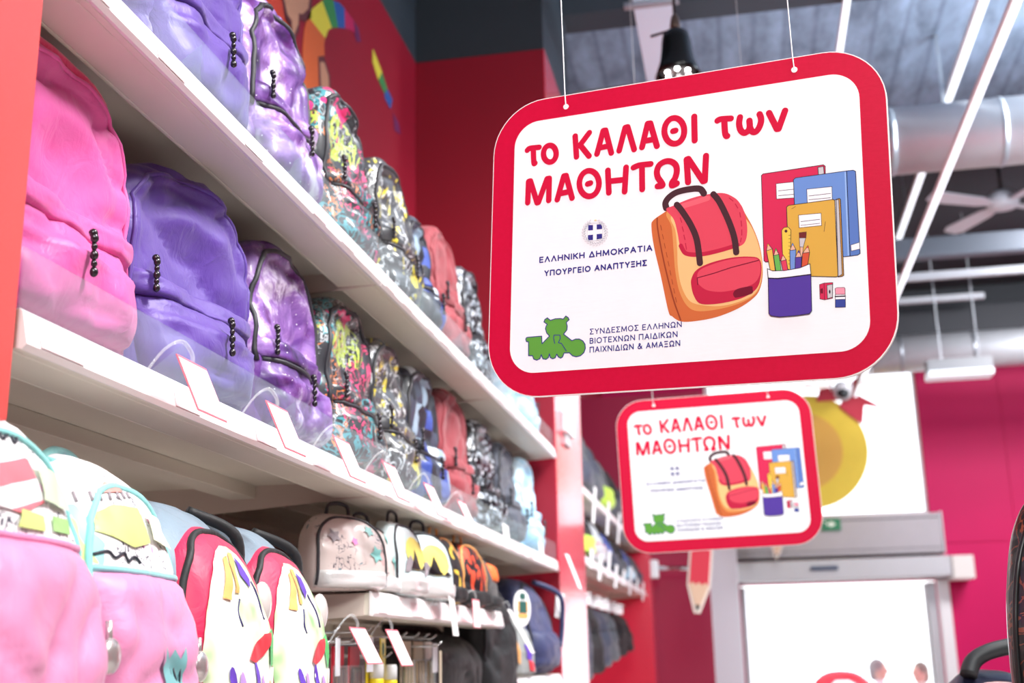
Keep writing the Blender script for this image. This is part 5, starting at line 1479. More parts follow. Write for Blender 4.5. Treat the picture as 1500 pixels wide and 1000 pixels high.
# ================================================================== the hanging signs
ART = [[["title","ink","s",1,9.5,[-2494,1601,-2446,1628,-2288,1621]],["title","ink","s",1,9.5,[-2390,1613,-2378,1413,-2368,1356,-2355,1358]],["title","ink","s",0,9.5,[-1990,1468,-1992,1437,-2000,1408,-2013,1382,-2030,1362,-2050,1348,-2073,1341,-2098,1340,-2122,1348,-2145,1361,-2167,1382,-2184,1407,-2198,1436,-2207,1468,-2210,1500,-2208,1532,-2200,1561,-2187,1587,-2170,1607,-2150,1621,-2126,1628,-2102,1628,-2077,1621,-2054,1607,-2033,1587,-2015,1561,-2002,1532,-1993,1501,-1990,1468,-1992,1437]],["title","ink","s",0,9.5,[-1669,1721,-1643,1364]],["title","ink","s",0,9.5,[-1430,1743,-1584,1557,-1431,1348]],["title","ink","s",0,9.5,[-1299,1363,-1197,1742,-1159,1743,-1061,1346]],["title","ink","s",0,9.5,[-1240,1461,-1121,1468]],["title","ink","s",0,9.5,[-932,1365,-834,1738,-794,1743,-687,1350]],["title","ink","s",0,9.7,[-560,1366,-468,1746,-424,1745,-320,1351]],["title","ink","s",0,9.7,[-502,1466,-369,1471]],["title","ink","s",0,9.7,[115,1536,111,1490,99,1447,80,1410,55,1380,25,1359,-8,1349,-43,1349,-78,1359,-111,1380,-141,1409,-166,1447,-184,1490,-196,1536,-199,1584,-195,1631,-183,1674,-163,1712,-138,1742,-108,1763,-74,1773,-39,1773,-4,1762,29,1741,58,1711,83,1673,101,1630,112,1584,115,1536,111,1490]],["title","ink","s",0,9.7,[-62,1559,-23,1563]],["title","ink","s",0,9.7,[274,1747,276,1355]],["title","ink","s",1,9.7,[633,1622,684,1639,838,1626]],["title","ink","s",1,9.7,[738,1606,745,1422,762,1357,778,1351]],["title","ink","s",1,9.7,[977,1624,962,1523,981,1421,1033,1363,1096,1388,1121,1450,1118,1546]],["title","ink","s",1,9.7,[1121,1450,1146,1380,1190,1351,1244,1388,1287,1482,1292,1562,1273,1626]],["title","ink","s",0,9.7,[1414,1623,1524,1350,1547,1349,1651,1622]],["title","ink","s",0,9.5,[-2467,702,-2460,1061,-2428,1065,-2304,681,-2281,684,-2141,1063,-2102,1065,-2105,694]],["title","ink","s",0,9.5,[-1960,689,-1854,1071,-1815,1074,-1709,683]],["title","ink","s",0,9.5,[-1906,785,-1767,796]],["title","ink","s",0,9.5,[-1261,866,-1265,819,-1277,776,-1296,738,-1321,708,-1352,687,-1386,676,-1423,675,-1459,685,-1494,705,-1525,735,-1552,772,-1572,815,-1584,862,-1589,910,-1585,957,-1573,1000,-1554,1038,-1528,1069,-1497,1090,-1462,1101,-1426,1101,-1389,1091,-1354,1070,-1323,1041,-1297,1003,-1278,960,-1265,914,-1261,866,-1265,819]],["title","ink","s",0,9.5,[-1450,884,-1404,892]],["title","ink","s",0,9.5,[-1116,1064,-1098,692]],["title","ink","s",0,9.5,[-818,1073,-841,676]],["title","ink","s",0,9.5,[-1085,881,-843,874]],["title","ink","s",1,9.5,[-698,1053,-602,1077,-421,1073]],["title","ink","s",0,9.5,[-561,1054,-557,677]],["title","ink","s",1,9.7,[-313,696,-236,698,-255,752,-310,846,-321,944,-283,1035,-192,1080,-99,1067,-25,999,-7,900,-36,789,-83,723,-80,677,-9,700]],["title","ink","s",0,9.7,[166,696,147,1066,173,1072,398,682,424,686,448,1081]],["emblem","navy","p",0,0,[-1436,204,-1357,198,-1356,113,-1436,117]],["emblem","navy","p",0,0,[-1297,198,-1207,194,-1207,115,-1296,118]],["emblem","navy","p",0,0,[-1440,41,-1356,39,-1355,-47,-1439,-43]],["emblem","navy","p",0,0,[-1296,41,-1207,38,-1206,-38,-1295,-45]],["emblem","grey","p",0,0,[-1172,14,-1173,26,-1162,41,-1146,52,-1134,51,-1134,39,-1144,24,-1160,13]],["emblem","grey2","p",0,0,[-1117,-22,-1127,-15,-1136,4,-1138,24,-1132,33,-1122,27,-1113,7,-1111,-13]],["emblem","grey","p",0,0,[-1185,-21,-1183,-9,-1169,3,-1150,9,-1139,6,-1141,-6,-1155,-18,-1174,-24]],["emblem","grey2","p",0,0,[-1139,-68,-1147,-59,-1152,-39,-1149,-19,-1141,-12,-1132,-21,-1128,-41,-1131,-60]],["emblem","grey","p",0,0,[-1207,-50,-1202,-40,-1184,-31,-1164,-30,-1154,-36,-1158,-46,-1176,-54,-1196,-56]],["emblem","grey2","p",0,0,[-1171,-106,-1178,-95,-1177,-75,-1170,-57,-1160,-52,-1153,-63,-1154,-83,-1161,-100]],["emblem","grey","p",0,0,[-1235,-72,-1227,-64,-1208,-60,-1188,-63,-1178,-72,-1186,-80,-1205,-84,-1225,-80]],["emblem","grey2","p",0,0,[-1213,-133,-1217,-122,-1211,-103,-1199,-88,-1188,-86,-1184,-97,-1190,-116,-1201,-131]],["emblem","grey","p",0,0,[-1268,-86,-1259,-80,-1238,-81,-1219,-89,-1212,-99,-1221,-105,-1241,-104,-1261,-96]],["emblem","grey2","p",0,0,[-1260,-149,-1262,-137,-1251,-121,-1236,-110,-1224,-110,-1223,-122,-1233,-138,-1249,-150]],["emblem","grey","p",0,0,[-1304,-91,-1293,-87,-1273,-94,-1256,-106,-1251,-117,-1262,-121,-1282,-115,-1299,-102]],["emblem","grey2","p",0,0,[-1312,-153,-1310,-141,-1296,-128,-1278,-121,-1266,-124,-1268,-136,-1282,-149,-1300,-156]],["emblem","grey","p",0,0,[-1342,-87,-1330,-86,-1312,-97,-1297,-112,-1295,-124,-1307,-125,-1325,-114,-1340,-99]],["emblem","grey2","p",0,0,[-1364,-143,-1360,-133,-1342,-124,-1323,-122,-1312,-127,-1316,-138,-1333,-147,-1353,-149]],["emblem","grey","p",0,0,[-1378,-74,-1367,-76,-1351,-90,-1340,-108,-1341,-120,-1352,-118,-1368,-104,-1379,-85]],["emblem","grey2","p",0,0,[-1414,-121,-1407,-112,-1388,-108,-1367,-111,-1358,-119,-1365,-128,-1384,-132,-1404,-129]],["emblem","grey","p",0,0,[-1412,-52,-1400,-57,-1388,-74,-1382,-94,-1385,-105,-1397,-100,-1409,-83,-1415,-63]],["emblem","grey2","p",0,0,[-1459,-88,-1450,-81,-1429,-82,-1410,-90,-1402,-99,-1411,-106,-1431,-105,-1451,-98]],["emblem","grey","p",0,0,[-1440,-23,-1430,-30,-1422,-50,-1420,-70,-1426,-79,-1437,-72,-1445,-53,-1446,-32]],["emblem","grey2","p",0,0,[-1496,-46,-1485,-42,-1465,-47,-1447,-59,-1442,-70,-1452,-74,-1473,-69,-1491,-57]],["emblem","grey","p",0,0,[-1462,11,-1453,2,-1450,-19,-1453,-38,-1461,-45,-1470,-36,-1474,-16,-1470,4]],["emblem","grey2","p",0,0,[-1523,3,-1511,5,-1492,-5,-1477,-21,-1475,-33,-1486,-34,-1505,-24,-1520,-8]],["emblem","grey","p",0,0,[-1475,49,-1469,38,-1470,18,-1478,0,-1489,-4,-1495,6,-1494,26,-1485,44]],["emblem","grey2","p",0,0,[-1538,57,-1526,55,-1510,41,-1498,23,-1499,11,-1511,13,-1527,27,-1539,45]],["emblem","grey","p",0,0,[-1480,88,-1476,76,-1482,57,-1495,43,-1506,41,-1510,52,-1504,71,-1491,86]],["emblem","grey2","p",0,0,[-1541,110,-1530,106,-1516,89,-1509,69,-1513,58,-1524,62,-1537,80,-1544,99]],["emblem","grey","p",0,0,[-1475,125,-1474,114,-1485,98,-1501,87,-1513,88,-1514,100,-1503,116,-1487,126]],["emblem","grey2","p",0,0,[-1531,162,-1521,155,-1512,136,-1510,115,-1516,106,-1526,113,-1535,132,-1537,152]],["emblem","grey","p",0,0,[-1462,160,-1464,149,-1479,136,-1497,130,-1509,134,-1507,145,-1492,158,-1474,164]],["emblem","grey2","p",0,0,[-1509,208,-1500,199,-1496,179,-1499,159,-1507,151,-1516,160,-1520,181,-1518,201]],["emblem","grey","p",0,0,[-1440,189,-1445,179,-1463,171,-1483,170,-1494,176,-1489,186,-1472,194,-1451,196]],["emblem","grey2","p",0,0,[-1476,246,-1470,236,-1470,215,-1478,197,-1488,192,-1495,203,-1494,223,-1486,241]],["emblem","grey","p",0,0,[-1412,212,-1419,203,-1439,200,-1460,203,-1469,212,-1462,220,-1442,224,-1421,220]],["emblem","grey2","p",0,0,[-1435,274,-1430,262,-1436,244,-1448,228,-1459,226,-1463,238,-1458,257,-1446,272]],["emblem","grey","p",0,0,[-1379,226,-1388,220,-1408,221,-1428,229,-1435,240,-1426,246,-1406,244,-1386,236]],["emblem","grey2","p",0,0,[-1386,290,-1385,278,-1395,261,-1411,250,-1423,251,-1424,263,-1414,279,-1398,290]],["emblem","grey2","p",0,0,[-1232,260,-1239,251,-1258,247,-1279,250,-1288,258,-1281,267,-1262,271,-1241,268]],["emblem","grey","p",0,0,[-1234,191,-1246,195,-1258,213,-1264,233,-1261,244,-1249,239,-1237,221,-1231,201]],["emblem","grey2","p",0,0,[-1187,226,-1196,220,-1217,221,-1236,228,-1244,238,-1235,245,-1215,244,-1195,236]],["emblem","grey","p",0,0,[-1206,162,-1216,169,-1225,188,-1226,209,-1220,218,-1210,211,-1201,191,-1200,171]],["emblem","grey2","p",0,0,[-1151,184,-1161,180,-1182,186,-1199,197,-1204,209,-1194,213,-1174,207,-1156,195]],["emblem","grey","p",0,0,[-1185,127,-1193,137,-1197,157,-1193,177,-1185,184,-1177,174,-1173,154,-1177,135]],["emblem","grey2","p",0,0,[-1124,135,-1136,134,-1155,144,-1170,159,-1172,171,-1160,172,-1142,162,-1127,147]],["emblem","grey","p",0,0,[-1172,90,-1178,101,-1177,121,-1168,138,-1158,143,-1152,132,-1153,112,-1162,95]],["emblem","grey2","p",0,0,[-1110,82,-1121,84,-1138,98,-1149,116,-1148,128,-1137,126,-1120,112,-1109,94]],["emblem","grey","p",0,0,[-1167,51,-1171,63,-1165,81,-1152,96,-1141,98,-1137,86,-1144,68,-1156,53]],["emblem","grey2","p",0,0,[-1107,29,-1118,33,-1131,50,-1138,70,-1135,81,-1123,76,-1111,59,-1104,40]],["emblem","grey","s",0,0.7,[-1450,231,-1324,224,-1192,208,-1194,-31,-1240,-58,-1322,-64,-1412,-66,-1451,-43,-1450,231]],["emblem","gold","p",0,0,[-1290,264,-1294,257,-1306,254,-1321,255,-1333,262,-1338,270,-1333,277,-1321,281,-1306,279,-1294,273]],["backpack","bstrap","s",1,10.0,[-179,328,-191,413,-131,497,-1,563,209,583,348,565,405,486]],["backpack","borange","p",1,0,[-415,56,-382,160,-215,260,-50,348,208,435,485,466,690,449,825,391,956,245,1020,97,1125,-124,1207,-364,1251,-620,1255,-870,1211,-1069,1121,-1195,898,-1333,564,-1440,227,-1475,23,-1458,-102,-1372,-159,-1287,-270,-742,-372,-283]],["backpack","borange2","p",1,0,[-180,244,-100,19,-69,-387,-49,-670,6,-978,117,-1219,275,-1324,567,-1327,900,-1266,1121,-1162,1216,-1024,1253,-802,1246,-574,1167,-244,1040,2,821,215,369,390,20,339]],["backpack","btan","p",1,0,[-110,164,-42,-35,-15,-322,-7,-628,41,-912,141,-1129,276,-1221,567,-1277,834,-1255,1100,-1160,1208,-1012,1248,-802,1237,-573,1160,-255,1040,-10,821,215,369,390,20,315]],["backpack","bred","p",1,0,[-180,304,-73,351,208,435,485,466,690,456,825,391,935,283,1019,74,1047,-161,1009,-342,897,-410,627,-462,355,-491,195,-485,81,-426,25,-279,-8,-87,-64,134]],["backpack","bred2","s",1,6.5,[41,-293,104,-412,219,-450,401,-461,673,-425,898,-376]],["backpack","bpink","s",1,8.5,[90,330,276,366,461,403]],["backpack","bred2","s",0,1.4,[37,146,59,72]],["backpack","bred2","s",0,1.4,[67,0,85,-74]],["backpack","bred2","s",0,1.4,[91,-133,107,-206]],["backpack","bred2","s",0,1.4,[113,-265,128,-361]],["backpack","bred2","s",0,1.4,[790,365,845,311]],["backpack","bred2","s",0,1.4,[878,260,915,192]],["backpack","bred2","s",0,1.4,[942,118,952,47]],["backpack","bred2","s",0,1.4,[959,-12,964,-94]],["backpack","bred2","s",0,1.4,[965,-152,963,-233]],["backpack","bred2","s",0,1.4,[955,-278,943,-335]],["backpack","bstrap","s",1,9.4,[-15,362,66,250,202,7,290,-238,331,-597]],["backpack","bstrap","s",1,9.2,[549,458,642,320,772,11,851,-255,877,-489]],["backpack","bred2","p",1,0,[202,-812,284,-692,489,-609,805,-562,1070,-574,1212,-627,1240,-801,1179,-1043,1012,-1163,791,-1222,523,-1243,321,-1214,233,-1091,194,-927]],["backpack","bred","p",1,0,[293,-867,311,-718,511,-635,804,-584,1070,-592,1205,-645,1217,-844,1093,-1001,705,-1067,460,-1032,337,-952]],["backpack","bdark","s",0,1.4,[292,-924,287,-820,532,-775,801,-711,1200,-644]],["backpack","bdark","p",1,0,[820,-1100,883,-1045,1081,-1023,1104,-1070,1089,-1136,880,-1174,832,-1158]],["backpack","bseam","s",1,2.1,[-322,184,-312,-4,-222,-512,-87,-1085,28,-1440]],["backpack","bseam","s",0,1.0,[-269,63,-253,-15]],["backpack","bseam","s",0,0.9,[-241,-84,-225,-161]],["backpack","bseam","s",0,0.9,[-213,-229,-197,-307]],["backpack","bseam","s",0,0.9,[-185,-374,-169,-451]],["backpack","bseam","s",0,0.9,[-157,-519,-141,-595]],["backpack","bseam","s",0,0.9,[-129,-662,-114,-739]],["backpack","bseam","s",0,0.9,[-102,-805,-86,-881]],["backpack","bseam","s",0,0.9,[-74,-947,-59,-1023]],["backpack","bseam","s",0,0.9,[-47,-1089,-32,-1164]],["notebooks","nred","p",0,1.1,[1274,653,1300,676,2173,696,2199,671,2185,35,1700,-680,1303,-682,1279,-657]],["notebooks","page","p",0,1.1,[2095,667,2175,672,2180,556,2098,551]],["notebooks","white","p",0,0.8,[1486,497,1768,491,1760,245,1486,261]],["notebooks","black","s",0,0.8,[1517,382,1735,379]],["notebooks","black","s",0,0.8,[1515,308,1732,301]],["notebooks","nblue","p",0,1.1,[1739,524,1770,549,2497,557,2491,-718,1748,-716]],["notebooks","nblue2","p",0,1.1,[2497,557,2588,555,2620,532,2630,-693,2594,-714,2491,-718]],["notebooks","nblue3","s",0,1.7,[2475,536,2468,-698]],["notebooks","white","p",0,0.8,[2507,-556,2628,-529,2630,-628,2510,-645]],["notebooks","white","p",0,0.8,[1925,354,2281,347,2279,122,1927,140]],["notebooks","black","s",0,0.8,[1951,247,2260,246]],["notebooks","black","s",0,0.8,[1949,189,2257,181]],["notebooks","nyel2","p",0,1.1,[2333,146,2376,156,2394,138,2395,-989,2371,-1002,2315,-1006]],["notebooks","page","p",0,0.8,[2313,143,2368,136,2372,-972,2315,-1001]],["notebooks","nyel","p",0,1.1,[1628,117,1658,140,2290,151,2313,133,2315,-991,2291,-1004,1932,-958,1632,-903]],["notebooks","white","p",0,0.8,[1795,-26,2115,-34,2115,-221,1798,-218]],["notebooks","black","s",0,0.8,[1826,-128,2094,-126]],["notebooks","black","s",0,0.7,[1824,-185,2092,-185]],["notebooks","black","s",0,0.6,[2170,-169,2147,-315]],["notebooks","black","s",0,0.6,[1701,82,1755,109]],["pencils","pyel","p",0,0.9,[1548,-230,1581,-190,1643,-189,1680,-240,1652,-834,1551,-793]],["pencils","bstrap","p",0,0,[1631,-250,1626,-263,1615,-271,1602,-269,1591,-259,1587,-245,1592,-232,1603,-225,1617,-226,1627,-236]],["pencils","black","s",0,0.6,[1644,-314,1671,-317]],["pencils","black","s",0,0.6,[1642,-368,1669,-371]],["pencils","black","s",0,0.6,[1640,-422,1667,-425]],["pencils","black","s",0,0.6,[1639,-476,1665,-479]],["pencils","black","s",0,0.6,[1637,-530,1664,-533]],["pencils","black","s",0,0.6,[1635,-584,1662,-587]],["pencils","black","s",0,0.6,[1634,-637,1660,-640]],["pencils","black","s",0,0.6,[1632,-691,1659,-694]],["pencils","black","s",0,0.6,[1630,-745,1657,-747]],["pencils","wood","p",0,0.7,[1803,-507,1847,-512,1820,-795,1798,-793]],["pencils","page","p",0,0.7,[1796,-372,1887,-383,1846,-517,1798,-506]],["pencils","bstrap2","p",0,0.5,[1796,-293,1900,-292,1892,-383,1796,-372]],["pencils","pyel2","p",0,0.9,[1320,-516,1405,-494,1439,-828,1368,-820]],["pencils","wood","p",0,0.9,[1320,-516,1343,-410,1405,-494]],["pencils","pyel2","p",0,0,[1335,-447,1343,-410,1364,-439]],["pencils","pgreen","p",0,0.9,[1421,-599,1498,-587,1525,-841,1447,-833]],["pencils","wood","p",0,0.9,[1421,-599,1457,-495,1498,-587]],["pencils","pgreen","p",0,0,[1444,-531,1457,-495,1471,-527]],["pencils","pred","p",0,0.9,[1522,-692,1601,-680,1622,-851,1549,-844]],["pencils","wood","p",0,0.9,[1522,-692,1552,-593,1601,-680]],["pencils","pred","p",0,0,[1541,-628,1552,-593,1569,-623]],["pencils","pblue","p",0,0.9,[1656,-547,1744,-544,1724,-846,1654,-839]],["pencils","wood","p",0,0.9,[1656,-547,1698,-441,1744,-544]],["pencils","pblue","p",0,0,[1684,-478,1698,-441,1714,-477]],["pencils","ppur","p",0,0.9,[1730,-658,1820,-662,1806,-849,1722,-841]],["pencils","wood","p",0,0.9,[1730,-658,1782,-558,1820,-662]],["pencils","ppur","p",0,0,[1764,-593,1782,-558,1795,-595]],["pencils","porg","p",0,0.9,[1834,-608,1935,-603,1893,-840,1811,-840]],["pencils","wood","p",0,0.9,[1834,-608,1915,-501,1935,-603]],["pencils","porg","p",0,0,[1886,-538,1915,-501,1922,-537]],["cup","white","p",0,1.1,[1327,-788,1403,-829,1574,-841,1793,-823,1934,-776,1943,-934,1643,-942,1473,-944,1336,-930]],["cup","cup","p",0,1.1,[1336,-935,1473,-949,1643,-948,1942,-937,1936,-1466,1901,-1508,1697,-1520,1480,-1519,1359,-1491,1331,-1454]],["cup","black","s",0,1.7,[1336,-930,1473,-949,1643,-945,1943,-934]],["sharpener","nred","p",0,0.8,[2054,-1091,2118,-1075,2116,-1322,2053,-1301]],["sharpener","bdark","p",0,0,[2063,-1160,2097,-1145,2099,-1226,2063,-1222]],["sharpener","nred","p",0,0.8,[2118,-1075,2239,-1079,2227,-1307,2116,-1322]],["sharpener","page","p",0,0.8,[2157,-1111,2236,-1104,2226,-1292,2157,-1306]],["sharpener","black","p",0,0,[2203,-1210,2200,-1228,2194,-1238,2187,-1237,2181,-1226,2180,-1208,2182,-1191,2189,-1181,2196,-1181,2201,-1193]],["eraser","pinke","p",0,0.8,[2266,-1171,2292,-1159,2393,-1166,2403,-1184,2402,-1266,2269,-1256]],["eraser","white","p",0,0.8,[2267,-1256,2402,-1269,2402,-1338,2264,-1331]],["eraser","black","s",0,1.9,[2266,-1286,2401,-1293]],["eraser","navy2","p",0,0.8,[2264,-1331,2402,-1338,2399,-1452,2260,-1444]],["bearlogo","green","p",0,1.6,[-2453,-1539,-2445,-1518,-2423,-1512,-2187,-1512,-2178,-1633,-2057,-1521,-2104,-1468,-2125,-1398,-2116,-1359,-2096,-1332,-2153,-1288,-2138,-1250,-2097,-1228,-2045,-1272,-1964,-1254,-1882,-1256,-1831,-1270,-1791,-1225,-1751,-1253,-1735,-1288,-1780,-1328,-1764,-1388,-1769,-1446,-1823,-1510,-1686,-1622,-1626,-1602,-1566,-1605,-1506,-1640,-1471,-1696,-1465,-1759,-1489,-1824,-1544,-1868,-1613,-1880,-1674,-1859,-1724,-1809,-1810,-1806,-1834,-1866,-1864,-1884,-1905,-1861,-1931,-1816,-1955,-1872,-1996,-1884,-2037,-1862,-2053,-1803,-2067,-1860,-2107,-1886,-2159,-1873,-2188,-1808,-2210,-1869,-2261,-1887,-2312,-1867,-2334,-1812,-2401,-1807,-2406,-1587,-2442,-1579]],["bearlogo","navy","s",0,1.3,[-1969,-1644,-1988,-1555,-1981,-1512,-1884,-1519,-1876,-1573,-1908,-1637,-1857,-1652,-1775,-1779]]],[["ministry","ΕΛΛΗΝΙΚΗ ΔΗΜΟΚΡΑΤΙΑ",[-224.6,-32.8,-40.4,-32.7],10.1],["ministry","ΥΠΟΥΡΓΕΙΟ ΑΝΑΠΤΥΞΗΣ",[-215.5,-55.0,-48.9,-55.8],9.7],["association","ΣΥΝΔΕΣΜΟΣ ΕΛΛΗΝΩΝ",[-139.5,-154.7,4.1,-155.2],9.1],["association","ΒΙΟΤΕΧΝΩΝ ΠΑΙΔΙΚΩΝ",[-139.4,-169.3,-2.3,-169.6],9.1],["association","ΠΑΙΧΝΙΔΙΩΝ & ΑΜΑΞΩΝ",[-139.3,-183.3,1.7,-183.3],9.1]]]
INKS = dict(ink=(200, 14, 58), navy=(52, 48, 128), navy2=(58, 72, 150), grey=(196, 198, 206), grey2=(214, 214, 220), gold=(226, 214, 170), bstrap=(70, 40, 48), bstrap2=(110, 40, 42), borange=(198, 104, 58), borange2=(214, 146, 84), btan=(232, 188, 128), bred=(214, 72, 92), bred2=(186, 34, 66), bpink=(224, 98, 112), bdark=(112, 18, 44), bseam=(148, 64, 40), nred=(206, 44, 84), page=(196, 194, 198), white=(242, 240, 246), black=(40, 36, 48), nblue=(106, 142, 206), nblue2=(90, 122, 190), nblue3=(152, 184, 230), nyel=(212, 166, 72), nyel2=(176, 128, 60), pyel=(232, 194, 78), pyel2=(226, 178, 82), pgreen=(104, 178, 84), pred=(212, 64, 92), pblue=(112, 146, 208), ppur=(86, 62, 150), porg=(204, 84, 58), wood=(226, 176, 150), cup=(82, 58, 152), pinke=(236, 150, 170), green=(92, 156, 62))
GN = dict(title='title_lettering', emblem='emblem_print', backpack='backpack_picture', notebooks='notebooks_picture', pencils='pencils_picture', cup='pencil_cup_picture', sharpener='sharpener_picture', eraser='eraser_picture', bearlogo='bear_train_logo', ministry='ministry_lettering', association='association_lettering')


def ink(key):
    return mat('ink_' + key, INKS[key], .6, spec=.12)


class Print:
    """flat printed shapes, in metres on the sign's face (x right, z up), front towards -y"""
    def __init__(s, y0):
        s.y, s.mb, s.keys = y0, MB(), []

    def mi(s, key):
        if key not in s.keys:
            s.keys.append(key)
        return s.keys.index(key)

    def poly(s, pts, key):
        s.y -= 1.2e-5
        s.mb.add([(x, s.y, z) for x, z in pts], [tuple(range(len(pts)))], s.mi(key))

    def stroke(s, pts, wd, key, closed=False):
        k = s.mi(key)
        pts = [Vector((x, z)) for x, z in pts]
        s.y -= 1.2e-5
        r = wd / 2
        for i, p in enumerate(pts):
            yy = s.y - 4e-6 * i
            s.mb.add([(p.x + r * cos(2 * pi * j / 14), yy, p.y + r * sin(2 * pi * j / 14)) for j in range(14)], [tuple(range(14))], k)
            if i:
                q = pts[i - 1]
                d = p - q
                if d.length > 1e-7:
                    nrm = Vector((-d.y, d.x)).normalized() * r
                    yy -= 2e-6
                    s.mb.add([(a.x, yy, a.y) for a in (q + nrm, p + nrm, p - nrm, q - nrm)], [(0, 1, 2, 3)], k)


def arc(cx_, cz_, rx, rz, a0, a1, n=12):
    return [(cx_ + rx * cos(radians(a0 + (a1 - a0) * i / n)), cz_ + rz * sin(radians(a0 + (a1 - a0) * i / n))) for i in range(n + 1)]


# plain capitals: (advance, strokes in a unit box)
GLYPH = {
    'Ε': (.55, [[(1, 1), (0, 1), (0, 0), (1, 0)], [(0, .52), (.9, .52)]]), 'Λ': (.72, [[(0, 0), (.5, 1), (1, 0)]]), 'Η': (.70, [[(0, 0), (0, 1)], [(1, 0), (1, 1)], [(0, .52), (1, .52)]]),
    'Ν': (.72, [[(0, 0), (0, 1), (1, 0), (1, 1)]]), 'Ι': (.12, [[(.5, 0), (.5, 1)]]), 'Κ': (.64, [[(0, 0), (0, 1)], [(1, 1), (.05, .46)], [(.3, .62), (1, 0)]]),
    'Δ': (.76, [[(0, 0), (.5, 1), (1, 0), (0, 0)]]), 'Μ': (.88, [[(0, 0), (.06, 1), (.5, .1), (.94, 1), (1, 0)]]), 'Ο': (.84, [arc(.5, .5, .5, .5, 0, 360, 24)]),
    'Ρ': (.56, [[(0, 0), (0, 1), (.5, 1)] + arc(.5, .74, .5, .26, 90, -90, 10) + [(0, .48)]]), 'Α': (.74, [[(0, 0), (.5, 1), (1, 0)], [(.2, .33), (.8, .33)]]),
    'Τ': (.66, [[(0, 1), (1, 1)], [(.5, 1), (.5, 0)]]), 'Υ': (.66, [[(0, 1), (.5, .45), (1, 1)], [(.5, .45), (.5, 0)]]), 'Π': (.70, [[(0, 0), (0, 1), (1, 1), (1, 0)]]),
    'Γ': (.52, [[(0, 0), (0, 1), (1, 1)]]), 'Ξ': (.58, [[(0, 1), (1, 1)], [(.1, .52), (.9, .52)], [(0, 0), (1, 0)]]), 'Σ': (.62, [[(1, 1), (0, 1), (.55, .52), (0, 0), (1, 0)]]),
    'Β': (.60, [[(0, 0), (0, 1), (.5, 1)] + arc(.5, .77, .42, .23, 90, -90, 8) + [(0, .54)], [(.5, .54)] + arc(.5, .27, .5, .27, 90, -90, 8) + [(0, 0)]]), 'Χ': (.66, [[(0, 0), (1, 1)], [(0, 1), (1, 0)]]),
    'Ω': (.82, [[(.02, 0), (.33, 0), (.33, .1)] + arc(.5, .56, .46, .44, 245, -65, 20) + [(.67, .1), (.67, 0), (.98, 0)]]),
    '&': (.78, [[(1, 0), (.3, .72), (.3, .9), (.45, 1), (.62, .9), (.6, .72), (.12, .4), (.05, .18), (.25, 0), (.55, .02), (.95, .45)]]), ' ': (.22, []),
}


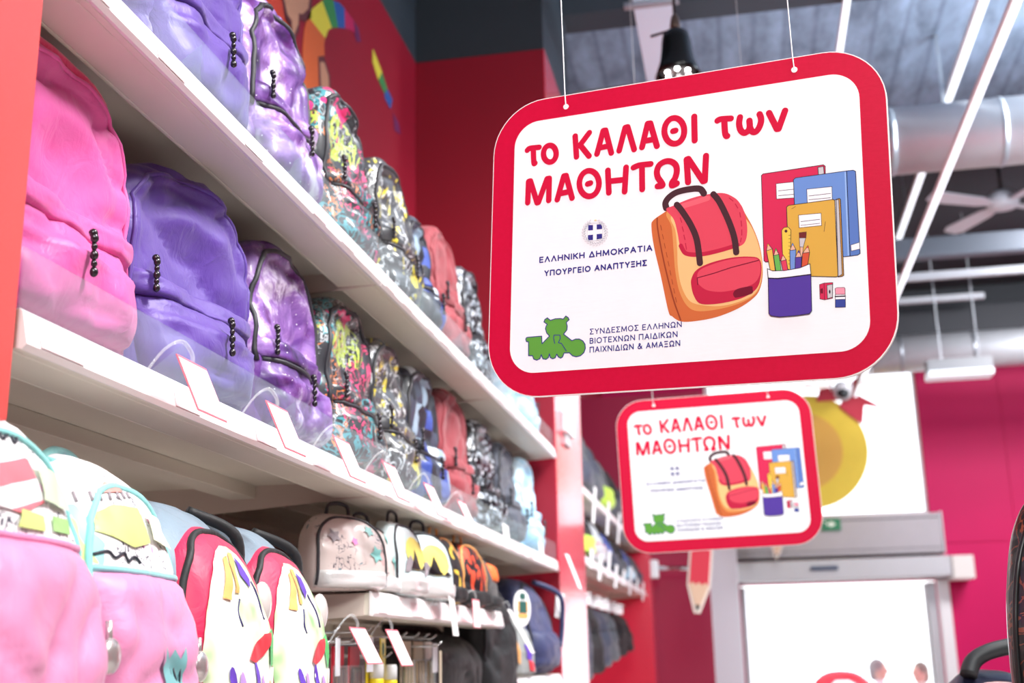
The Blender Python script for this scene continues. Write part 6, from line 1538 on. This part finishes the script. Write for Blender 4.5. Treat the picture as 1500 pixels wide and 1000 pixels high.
def make_sign(label):
    r = thing('hanging_sign', label, 'hanging sign', (0, 0, 0), (0, 0, 0), 'red and white school signs hanging from the ceiling')
    SW, SH = .620, .4924
    link_obj('board', MB().prism(round_rect(SW, SH, .088), .0, .006), mat('white_sign_edge', (244, 240, 240), .5), r)
    link_obj('red_border', MB().prism(round_rect(SW - .003, SH - .003, .087), -.0006, .001), custom('red_sign_print', lambda t: (setattr(t.b.inputs['Specular IOR Level'], 'default_value', .15), t.col(t.mix(t.noise(t.coord(), 120, 3), lin((188, 0, 48)), lin((200, 4, 58)))), t.bump(t.noise(t.coord(scale=(.25, 1, 1)), 260, 3), .25, .0006)), .5), r)
    link_obj('white_field', MB().prism(round_rect(.544, .4165, .042), -.0011, .0), custom('white_sign_print', lambda t: (t.col(t.mix(t.noise(t.coord(), 30, 3), lin((236, 239, 242)), lin((241, 244, 247)))), t.bump(t.noise(t.coord(scale=(.2, 1, 1)), 220, 3), .22, .0006)), .45), r)
    for s in (-.1835, .1806):
        link_obj('eyelet', MB().tube([(s, -.0012, .2254), (s, -.0006, .2254)], .0046, 16), CARD, r)
    groups, groups2 = {}, {}
    for g, key, typ, sm, wd, xy in ART[0]:
        p = groups.setdefault(g, Print({'pencils': -.0019, 'cup': -.0027}.get(g, -.0013)))
        pts = [(xy[i] * 1e-4, xy[i + 1] * 1e-4) for i in range(0, len(xy), 2)]
        if typ == 'p':
            if sm:
                pts = [(v.x, v.y) for v in catmull(pts, True, 5)]
            p.poly(pts, key)
            if wd:
                p.stroke(pts + [pts[0]], wd * 1e-3 * .9, 'black' if g != 'bearlogo' else 'navy')
        else:
            if sm:
                pts = [(v.x, v.y) for v in catmull(pts, False, 5)]
            p.stroke(pts, wd * 1e-3, key)
    for g, p in groups.items():
        link_obj(GN[g], p.mb, [ink(k) for k in p.keys], r)
    for g, line, (xa, za, xb, zb), cap in ART[1]:
        p = groups2.setdefault(g, Print(-.0013))
        adv = [GLYPH[ch][0] for ch in line]
        gap = .22
        total = sum(adv) + gap * (len(line) - 1)
        sx = (xb - xa) * 1e-3 / total
        cz = cap * 1e-3
        wd = cz * (.205 if g == 'ministry' else .15)
        x = xa * 1e-3
        for ch, ad in zip(line, adv):
            for st_ in GLYPH[ch][1]:
                p.stroke([(x + wd * .3 + q[0] * (ad * sx - wd * .6), (za + zb) * 5e-4 + wd / 2 + q[1] * (cz - wd)) for q in st_], wd, 'navy')
            x += (ad + gap) * sx
    for g, p in groups2.items():
        link_obj(GN[g], p.mb, [ink(k) for k in p.keys], r)
    return r


def place(r, uvec, vvec, loc, top):
    u = Vector(uvec).normalized()
    v = Vector(vvec)
    v = (v - v.dot(u) * u).normalized()
    mt = Matrix((u, v.cross(u), v)).transposed().to_4x4()
    mt.translation = Vector(loc) + Vector((0, 0, H))
    r.matrix_world = mt
    inv = mt.inverted()
    for s, dx in ((-.1835, -.022), (.1806, -.012)):
        a = mt @ Vector((s, -.0015, .2254))
        t_ = mt @ Vector((s, -.0008, .2466))
        e = Vector((a.x + dx, a.y + .03, CZ + H))
        link_obj('hanging_string', MB().tube([inv @ a, inv @ (t_ + Vector((-.002, 0, .001))), inv @ e], .0009, 6), mat('white_string', (226, 228, 232), .6), r)


# positions of the board centres, found from the corners of the boards
u1, v1, c1 = (.97353, -.22357, -.04747), (.04489, -.01234, .99892), (-.37765, 1.80539, .38824)
u2, v2, c2 = (.99957, .01662, .02398), (-.01572, -.01395, .99978), (-.37310, 3.86518, .30496)
s1 = make_sign('big sharp red-bordered school sign hanging in front, nearest the camera')
s2 = s1.copy()
COL.objects.link(s2)
s2['label'] = 'smaller blurred red-bordered school sign hanging further back, below the big one'
for ch in list(s1.children):
    c = ch.copy()
    COL.objects.link(c)
    c.parent = s2
for r, u, v, c0 in ((s1, u1, v1, c1), (s2, u2, v2, c2)):
    place(r, u, v, Vector(c0) + .310 * Vector(u) + .2462 * Vector(v), 0)
